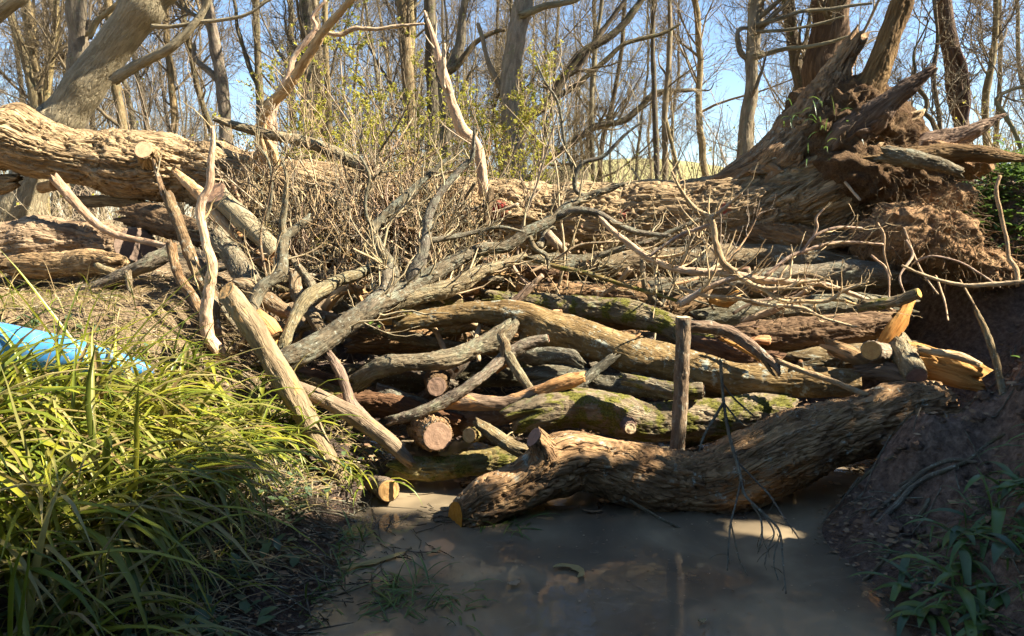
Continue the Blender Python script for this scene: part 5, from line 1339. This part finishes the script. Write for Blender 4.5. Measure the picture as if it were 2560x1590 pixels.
for q, (x, y, sc) in enumerate([(3.4, -2.6, 1.0), (1.4, -4.4, 1.1), (-0.9, -4.6, 1.15)]):  # unseen belt added behind the viewer to cut the sky fill light
    o = copy_tree(h3)
    o.location = (x, y, ground_z(x, y))
    o.rotation_euler = (0, 0, q * 1.1)
    o.scale = (sc, sc, sc)
    tag(o, 'dark evergreen tree added unseen behind the viewer to block sky light', 'tree', 'added evergreen belt blocking sky light')
# ---------------------------------------------------------------- sedge on the left bank
def surf(x, y):
    return terrain(np.asarray(x, float), np.asarray(y, float))

def single_blade(e, org, base, d, L, w, droop, mat='sedge'):
    V, Q, bk = blade_strip(np.array([base]), np.array([d]), np.array([L]), np.array([w]), K=9, droop=droop)
    return obj('blade', V, Q, None, mat, e, bk)

def tussock(label, x, y, n, L, bias, big=26, w=(0.011, 0.023), mat='sedge', group='sedge tussocks on the left bank', droop=(0.7, 1.5)):
    z = float(surf([x], [y])[0])
    e = empty('sedge_tussock', (x, y, z))
    ba = np.array([x, y, z - 0.02]) + rng.normal(size=(n, 3)) * np.array([0.09, 0.09, 0])
    an = rng.uniform(0, 6.28, n)
    sp = rng.uniform(0.2, 1.0, n)
    d = np.stack([np.cos(an) * sp + bias[0] * 1.25, np.sin(an) * sp + bias[1], rng.uniform(0.4, 1.1, n)], -1)
    Ls = rng.uniform(L[0], L[1], n)
    ws = rng.uniform(w[0], w[1], n)
    dr = rng.uniform(droop[0], droop[1], n)
    o = np.argsort(-Ls)
    ba, d, Ls, ws, dr = ba[o], d[o], Ls[o], ws[o], dr[o]
    ws[:big] *= 1.3
    for q in range(big):
        single_blade(e, None, ba[q], d[q], Ls[q], ws[q], dr[q], mat)
    V, Q, bk = blade_strip(ba[big:], d[big:], Ls[big:], ws[big:], K=8, droop=dr[big:])
    tag(obj('blades', V, Q, None, mat, e, bk), kind='stuff')
    tag(e, label, 'sedge', group)
TU = [('upright sedge tussock in front of the blue plastic at the left edge', -1.78, 2.78, 90, (0.35, 0.65), (0.35, -0.15)),
      ('lush sedge tussock spilling over the end of the blue plastic', -1.46, 2.95, 100, (0.3, 0.6), (0.4, -0.2)),
      ('sedge tussock at the foot of the thick leaning pole', -1.32, 3.1, 80, (0.25, 0.5), (0.35, -0.3)),
      ('big arching sedge tussock in the middle of the left bank', -1.65, 2.65, 110, (0.4, 0.75), (0.5, -0.2)),
      ('sedge tussock drooping over the mud below the leaning pole', -1.32, 2.75, 110, (0.3, 0.6), (0.5, -0.35)),
      ('sedge tussock at the left edge of the view halfway down', -1.95, 2.5, 110, (0.45, 0.85), (0.45, -0.15)),
      ('shaded sedge tussock low on the left bank', -1.35, 2.3, 110, (0.35, 0.7), (0.45, -0.3)),
      ('broad-bladed sedge tussock in the bottom left corner', -1.45, 1.95, 90, (0.4, 0.75), (0.35, -0.05)),
      ('shaded sedge tussock nearest the viewer at the bottom left', -1.22, 1.75, 80, (0.3, 0.6), (0.3, -0.05)),
      ('sedge tussock beside the left edge near the bottom', -1.8, 2.15, 100, (0.4, 0.8), (0.45, -0.1)),
      ('yellowing sedge tussock behind the lush one', -1.6, 3.5, 50, (0.2, 0.4), (0.3, -0.2)),
      ('thin sedge tussock right of the blue plastic', -1.2, 3.42, 70, (0.25, 0.5), (0.3, -0.25)),
      ('arching sedge tussock right in front of the blue plastic', -1.62, 2.98, 70, (0.3, 0.55), (0.3, -0.1)),
      ('far sedge tussock left of the blue plastic', -2.3, 2.8, 50, (0.3, 0.5), (0.35, -0.1))]
for t in TU: tussock(*t)
tussock('small bright sedge tuft in the gap below the leaning pole', -0.78, 3.42, 40, (0.15, 0.34), (0.3, -0.3), big=14, group=None, w=(0.007, 0.012))
tussock('tall upright pair of sedge shoots standing before the blue plastic', -1.72, 2.86, 10, (0.6, 0.9), (0.25, -0.05), big=8, group=None, w=(0.014, 0.02), droop=(0.15, 0.4))

# short grass and herbs under the sedge
def scatter(n, xr_, yr_, cond):
    x = rng.uniform(*xr_, n)
    y = rng.uniform(*yr_, n)
    z = surf(x, y)
    k = cond(x, y, z)
    return np.stack([x, y, z], -1)[k]
b = scatter(2200, (-3.0, -0.72), (1.5, 3.7), lambda x, y, z: (z > 0.08))
d = np.stack([rng.normal(size=len(b)) * 0.6 + 0.35, rng.normal(size=len(b)) * 0.6 - 0.2, np.full(len(b), 0.7)], -1)
V, Q, bk = blade_strip(b, d, rng.uniform(0.08, 0.3, len(b)), rng.uniform(0.004, 0.009, len(b)), K=5, droop=0.9)
tag(obj('bank_grass', V, Q, None, 'sedge', None, bk, origin=(0, 0, 0)), 'short green grass filling in between the sedge tussocks', 'grass', kind='stuff')
b = scatter(7000, (-4.2, -0.9), (1.5, 5.0), lambda x, y, z: (z > 0.06))
d = np.stack([rng.normal(size=len(b)) * 0.9 + 0.2, rng.normal(size=len(b)) * 0.9, np.full(len(b), 0.22)], -1)
V, Q, bk = blade_strip(b + np.array([0, 0, 0.01]), d, rng.uniform(0.08, 0.36, len(b)), rng.uniform(0.003, 0.007, len(b)), K=5, droop=0.5)
tag(obj('dry_grass', V, Q, None, 'straw', None, bk, origin=(0, 0, 0)), 'dry straw-coloured dead grass lying over the left bank', 'grass', kind='stuff')

def leafy(n, pos, size, mat, name, label, cat, g, up=0.5, flat=0.33):
    """pointed leaves made of two folded halves"""
    n = len(pos)
    an = g.uniform(0, 6.28, n)
    u = np.stack([np.cos(an), np.sin(an), g.normal(size=n) * 0.4 + up], -1)
    u /= np.linalg.norm(u, axis=1)[:, None]
    s = np.cross(u, np.array([0, 0, 1.0]))
    s /= np.linalg.norm(s, axis=1)[:, None] + 1e-6
    w = np.cross(s, u)
    L = (size * g.uniform(0.6, 1.3, n))[:, None]
    f = flat
    V = np.stack([pos, pos + u * L * 0.35 + s * L * f * 0.9 + w * L * 0.1, pos + u * L * 0.75 + s * L * f * 0.6 + w * L * 0.03, pos + u * L - w * L * 0.12,
                  pos + u * L * 0.75 - s * L * f * 0.6 + w * L * 0.03, pos + u * L * 0.35 - s * L * f * 0.9 + w * L * 0.1, pos + u * L * 0.5], 1)
    q = np.array([[0, 1, 2, 6], [6, 2, 3, 4], [0, 6, 4, 5]])
    Q = (q[None] + (np.arange(n) * 7)[:, None, None]).reshape(-1, 4)
    bk = np.zeros((n, 7, 3))
    bk[..., 2] = g.random(n)[:, None]
    return tag(obj(name, V.reshape(-1, 3), Q, None, mat, None, bk.reshape(-1, 3), origin=(0, 0, 0)), label, cat, kind='stuff')
g = np.random.default_rng(9)
b = scatter(1500, (-2.6, -0.75), (1.5, 3.5), lambda x, y, z: (z > 0.05))
leafy(0, b + np.array([0, 0, 0.03]), 0.055, 'dull_leaf', 'bank_herbs', 'small green herb leaves low among the sedge', 'herbs', g)
b = scatter(4200, (2.3, 4.6), (3.55, 6.4), lambda x, y, z: (z > 0.95))
b = np.vstack([b + np.array([0, 0, h]) for h in (0.03, 0.08, 0.13, 0.19)])
leafy(0, b + g.normal(size=b.shape) * 0.03, 0.075, 'green_leaf', 'bank_greenery', 'glossy bright green leaves carpeting the top of the right bank', 'greenery', g, up=0.35, flat=0.22)
b = scatter(900, (1.9, 3.6), (2.4, 4.2), lambda x, y, z: (z > 0.55) & (fbm(np.stack([x * 1.7, y * 1.7, z], -1), 2, 4) > 0.05))
leafy(0, b + np.array([0, 0, 0.04]), 0.075, 'green_leaf', 'slope_greenery', 'patches of green leaves on the shaded right bank slope', 'greenery', g, up=0.3, flat=0.22)
b = scatter(260, (-0.9, 0.3), (4.3, 4.9), lambda x, y, z: z > -9)
leafy(0, b + np.array([0, 0, 0.72]), 0.05, 'green_leaf', 'ivy_leaves', 'few small green leaves showing deep in the heap', 'greenery', g)

# broad strap-leaved plants at the bottom right
PL = [(1.36, 2.34), (1.5, 2.22), (1.42, 2.06), (1.62, 2.42), (1.6, 2.12), (1.32, 2.18), (1.74, 2.34)]
PLAB = ['broad-leaved green plant at the foot of the right bank', 'leafy green plant in the bottom right corner', 'broad-leaved plant at the bottom edge beside the water', 'leafy plant highest of those in the bottom right corner', 'large-leaved plant against the bottom right frame corner', 'curling strap-leaved plant nearest the water at the right', 'green plant at the right frame edge near the bottom']
for (x, y), lb in zip(PL, PLAB):
    z = float(surf([x], [y])[0])
    e = empty('leafy_plant', (x, y, z))
    for q in range(15):
        an = rng.uniform(0, 6.28)
        d = np.array([math.cos(an) * 0.9 - 0.15, math.sin(an) * 0.9 - 0.1, rng.uniform(0.35, 0.9)])
        V, Q, bk = blade_strip(np.array([[x, y, z]]) + rng.normal(size=(1, 3)) * np.array([0.05, 0.05, 0]), d[None], np.array([rng.uniform(0.1, 0.23)]), np.array([rng.uniform(0.022, 0.045)]), K=9, droop=rng.uniform(0.6, 1.3), fold=0.18)
        obj('leaf', V, Q, None, 'green_leaf' if q % 3 else 'dull_leaf', e, bk)
    tag(e, lb, 'plant')
b = scatter(1100, (1.15, 2.4), (1.5, 2.6), lambda x, y, z: (z > 0.06))
d = np.stack([rng.normal(size=len(b)) * 0.7 - 0.3, rng.normal(size=len(b)) * 0.7, np.full(len(b), 0.5)], -1)
V, Q, bk = blade_strip(b, d, rng.uniform(0.06, 0.22, len(b)), rng.uniform(0.004, 0.012, len(b)), K=5, droop=0.9)
tag(obj('bank_grass', V, Q, None, 'green_leaf', None, bk, origin=(0, 0, 0)), 'short green grass around the leafy plants at bottom right', 'grass', kind='stuff')

# leaf litter, twigs and crumbs
def litter(n, xr_, yr_, cond, size, mat, name, label, lift=0.012):
    b = scatter(n, xr_, yr_, cond)
    V, Q, bk = leaf_quads(b + np.array([0, 0, lift]), size, np.random.default_rng(n))
    V = V.reshape(-1, 4, 3)
    V[..., 2] = V[:, :1, 2] + (V[..., 2] - V[:, :1, 2]) * 0.3
    tag(obj(name, V.reshape(-1, 3), Q, None, mat, None, bk, smooth=False, origin=(0, 0, 0)), label, 'leaf litter', kind='stuff')
litter(1500, (1.1, 3.2), (1.6, 4.6), lambda x, y, z: z > 0.03, 0.045, 'dead_leaf', 'leaf_litter', 'dead brown leaves and crumbs littering the right bank')
litter(2600, (-4.5, -0.7), (1.6, 6.0), lambda x, y, z: z > 0.03, 0.04, 'dead_leaf', 'leaf_litter', 'dead leaves scattered over the left bank')
litter(3200, (-0.8, 2.2), (3.4, 6.0), lambda x, y, z: z > -0.9, 0.05, 'dead_leaf', 'leaf_litter', 'dead leaves and bark crumbs caught inside the heap', 0.1)
litter(1600, (-1.1, -0.3), (1.6, 3.3), lambda x, y, z: (z > -0.06) & (z < 0.14), 0.022, 'dead_leaf', 'leaf_litter', 'sodden leaf crumbs along the muddy left water edge', 0.02)
litter(900, (1.0, 1.6), (1.6, 3.3), lambda x, y, z: (z > -0.06) & (z < 0.14), 0.025, 'dead_leaf', 'leaf_litter', 'sodden leaf crumbs along the right water edge', 0.02)
def sticks(n, xr_, yr_, cond, name, label, mat='bark_twig'):
    b = scatter(n, xr_, yr_, cond)
    n = len(b)
    an = rng.uniform(0, 6.28, n)
    L = rng.uniform(0.05, 0.3, n)[:, None, None]
    t = np.linspace(-0.5, 0.5, 5)[None, :, None]
    dd = np.stack([np.cos(an), np.sin(an), rng.normal(size=n) * 0.15], -1)[:, None]
    pts = b[:, None] + dd * L * t + rng.normal(size=(n, 5, 3)) * 0.006
    pts[..., 2] = surf(pts[..., 0], pts[..., 1]) + 0.012 + np.abs(rng.normal(size=(n, 5))) * 0.008
    R = np.linspace(1, 0.6, 5)[None] * rng.uniform(0.0015, 0.005, n)[:, None]
    V, Q, bk = batch_tubes(pts, R, 4)
    tag(obj(name, V, Q, None, mat, None, bk, origin=(0, 0, 0)), label, 'twigs', kind='stuff')
sticks(420, (1.1, 3.0), (1.7, 4.4), lambda x, y, z: z > 0.03, 'fallen_twigs', 'small dead twigs strewn over the right bank', 'bark_grey')
sticks(350, (-1.15, -0.5), (1.7, 3.3), lambda x, y, z: z > -0.02, 'fallen_twigs', 'thin wet twigs lying along the left mud edge', 'bark_grey')
sticks(900, (-4.3, -0.65), (2.6, 6.2), lambda x, y, z: z > 0.05, 'fallen_twigs', 'small dead twigs strewn over the left bank')
sticks(700, (-0.9, 2.0), (3.4, 5.6), lambda x, y, z: z > -9, 'fallen_twigs', 'small dead twigs caught in the bottom of the heap')

# ---------------------------------------------------------------- blue plastic, water leaves, weeds
p, r = world_pts([(-320, 830, 70, 3.08), (-120, 850, 64, 3.1), (60, 872, 50, 3.14), (200, 892, 40, 3.18), (290, 910, 31, 3.22), (350, 922, 21, 3.25), (380, 929, 8, 3.26)])
V, Q, T, bk, _ = bark_tube(p, r, amp=0, lump=0.015, wob=0.0, ends=('jag', 'tip'), nt=40, ds=0.02, oval=0.8)
bp = obj('plastic_hull', V, Q, T, 'blue_plastic', None, bk)
tag(bp, 'smooth bright blue plastic hull tapering to a point behind the sedge', 'plastic')
p2 = p.copy()
p2[:, 2] += r * 0.93
V, Q, bk = batch_tubes(np.stack([resample(p2, r, 30)[0]]), np.full((1, 30), 0.006), 6)
obj('seam', V, Q, None, 'blue_plastic', bp, bk)

def flat_leaf(label, px, py, L, w, ang, curl, mat='dead_leaf', name='leaf', n=1):
    d = ray(px, py)
    t = -CAMZ / d[2]
    x, y = d[0] * t, d[1] * t
    k = np.linspace(0, 1, 9)
    a = ang + curl * (k - 0.5)
    cx = np.concatenate([[0], np.cumsum(np.cos(a[:-1]))]) * L / 8
    cy = np.concatenate([[0], np.cumsum(np.sin(a[:-1]))]) * L / 8
    cx -= cx.mean(); cy -= cy.mean()
    ww = w * np.sin(np.pi * np.clip(k * 0.94 + 0.03, 0, 1)) ** 0.7 / 2 * (1 + 0.25 * np.sin(k * 17))
    V = []
    for q in range(9):
        nx_, ny_ = -math.sin(a[q]), math.cos(a[q])
        z = 0.006 + 0.012 * abs(k[q] - 0.5)
        V += [(x + cx[q] + nx_ * ww[q], y + cy[q] + ny_ * ww[q], z + 0.005), (x + cx[q], y + cy[q], z), (x + cx[q] - nx_ * ww[q], y + cy[q] - ny_ * ww[q], z + 0.005)]
    i = np.arange(8)[:, None] * 3 + np.arange(2)[None]
    Q = np.stack([i, i + 1, i + 4, i + 3], -1).reshape(-1, 4)
    bk = np.zeros((27, 3)); bk[:, 2] = rng.random()
    return tag(obj(name, V, Q, None, mat, None, bk), label, 'leaf')
flat_leaf('curled pale dead leaf floating in the middle of the stream', 1428, 1432, 0.19, 0.034, 2.6, 3.3, 'straw')
flat_leaf('orange scrap of bark floating against the front log', 1405, 1276, 0.16, 0.03, 0.1, 0.2)
flat_leaf('second small orange bark scrap floating right of the first', 1480, 1284, 0.09, 0.022, -0.1, 0.3)
flat_leaf('long pale dead leaf in the shallows near the left mud', 935, 1410, 0.26, 0.035, 0.55, 0.2, 'straw')
flat_leaf('small dead leaf sunk left of the curled leaf', 1285, 1465, 0.05, 0.03, 0.5, 0.2)
flat_leaf('tiny orange leaf among the weeds in the shallows', 1048, 1483, 0.035, 0.018, 0.4, 0.2)
flat_leaf('bleached leaf floating below the sawn end of the front log', 1085, 1385, 0.08, 0.02, 0.9, 0.3, 'straw')
flat_leaf('pale narrow leaf lying on the water at the far right', 1755, 1560, 0.03, 0.02, 0.3, 0.2, 'straw')
def water_pt(px, py):
    d = ray(px, py)
    t = -CAMZ / d[2]
    return d[0] * t, d[1] * t
for lb, pts_, n_, L_ in [('clump of green weed against the log by its sawn end', [(1230, 1310), (1290, 1290)], 46, (0.08, 0.24)),
                        ('straggling green weed clump in the shallows', [(960, 1540), (1040, 1440)], 90, (0.08, 0.22)),
                        ('murky green weed patch at the bottom edge of the water', [(1120, 1540), (1180, 1480)], 40, (0.05, 0.16)),
                        ('thin weed fringe along the left mud', [(720, 1570), (900, 1330)], 150, (0.05, 0.2))]:
    a0, a1 = np.array(water_pt(*pts_[0])), np.array(water_pt(*pts_[1]))
    t = rng.random(n_)[:, None]
    xy = a0 + (a1 - a0) * t + rng.normal(size=(n_, 2)) * 0.05
    b = np.concatenate([xy, np.full((n_, 1), -0.004)], 1)
    d = np.concatenate([rng.normal(size=(n_, 2)) * 0.7, np.full((n_, 1), 0.35)], 1)
    V, Q, bk = blade_strip(b, d, rng.uniform(*L_, n_), rng.uniform(0.004, 0.009, n_), K=6, droop=0.75)
    V[:, 2] = np.maximum(V[:, 2], -0.01)
    tag(obj('water_weed', V, Q, None, 'green_leaf', None, bk), lb, 'weed', kind='stuff')
# specks of scum and leaf crumbs afloat
n = 420
xy = np.stack([rng.uniform(-0.5, 1.25, n), rng.uniform(1.7, 3.1, n)], -1)
kk = fbm(np.concatenate([xy * 2.2, np.zeros((n, 1))], 1), 2, 6) > -0.1
xy = xy[kk]
V, Q, bk = leaf_quads(np.concatenate([xy, np.full((len(xy), 1), 0.004)], 1), 0.012, np.random.default_rng(3))
V = V.reshape(-1, 4, 3)
V[..., 2] = 0.0035 + (V[..., 2] - V[:, :1, 2]) * 0.15
tag(obj('floating_specks', V.reshape(-1, 3), Q, None, 'dead_leaf', None, bk, smooth=False, origin=(0, 0, 0)), 'tiny leaf crumbs and specks floating on the muddy water', 'debris', kind='stuff')
# drowned debris line beside the left mud
n = 170
px = rng.uniform(560, 1120, n); 
py = 1620 - (px - 560) * 0.55 + rng.normal(size=n) * 45
xy = np.array([water_pt(a, b_) for a, b_ in zip(px, py)])
an = rng.uniform(0, 6.28, n)
t = np.linspace(-0.5, 0.5, 4)
L = rng.uniform(0.03, 0.16, n)
pts = np.stack([xy[:, :1] + np.cos(an)[:, None] * L[:, None] * t, xy[:, 1:] + np.sin(an)[:, None] * L[:, None] * t, np.full((n, 4), 0.003) + rng.normal(size=(n, 4)) * 0.004], -1)
V, Q, bk = batch_tubes(pts, np.full((n, 4), 0.0022), 4)
tag(obj('drift_debris', V, Q, None, 'bark_tree_dark', None, bk, origin=(0, 0, 0)), 'small floating twigs and straw along the left water edge', 'debris', kind='stuff')

# clods of earth on the right bank, leaves caught on the heap
b = scatter(420, (1.2, 3.0), (1.8, 4.2), lambda x, y, z: z > 0.02)
th = np.linspace(0, 2 * math.pi, 7, endpoint=False)
Vs, Qs = [], []
for q, c in enumerate(b):
    rr = rng.uniform(0.008, 0.035) * (1 + (rng.random() < 0.1))
    ph = np.linspace(0.15, math.pi - 0.15, 5)
    dd = np.stack([np.sin(ph)[:, None] * np.cos(th), np.sin(ph)[:, None] * np.sin(th), np.repeat(np.cos(ph)[:, None] * 0.7, 7, 1)], -1)
    Vs.append((c + dd * rr * rng.uniform(0.65, 1.25, (5, 7, 1))).reshape(-1, 3))
    Qs.append(grid_quads(5, 7, q * 35)[:, ::-1])
tag(obj('earth_clods', np.vstack(Vs), np.vstack(Qs), None, 'soil_ground', None, None, origin=(0, 0, 0)), 'crumbled clods of earth lying on the right bank', 'earth', kind='stuff')
n = 420
px = rng.uniform(600, 1900, n)
py = rng.uniform(560, 735, n)
pos = np.array([P(a, b_, float(np.interp(b_, *YD)) + rng.uniform(0.0, 0.25))[0] for a, b_ in zip(px, py)])
V, Q, bk = leaf_quads(pos, 0.028, np.random.default_rng(12))
tag(obj('leaf_litter', V, Q, None, 'dead_leaf', None, bk, smooth=False, origin=(0, 0, 0)), 'dry dead leaves and bark scraps caught among the twigs of the heap', 'leaf litter', kind='stuff')
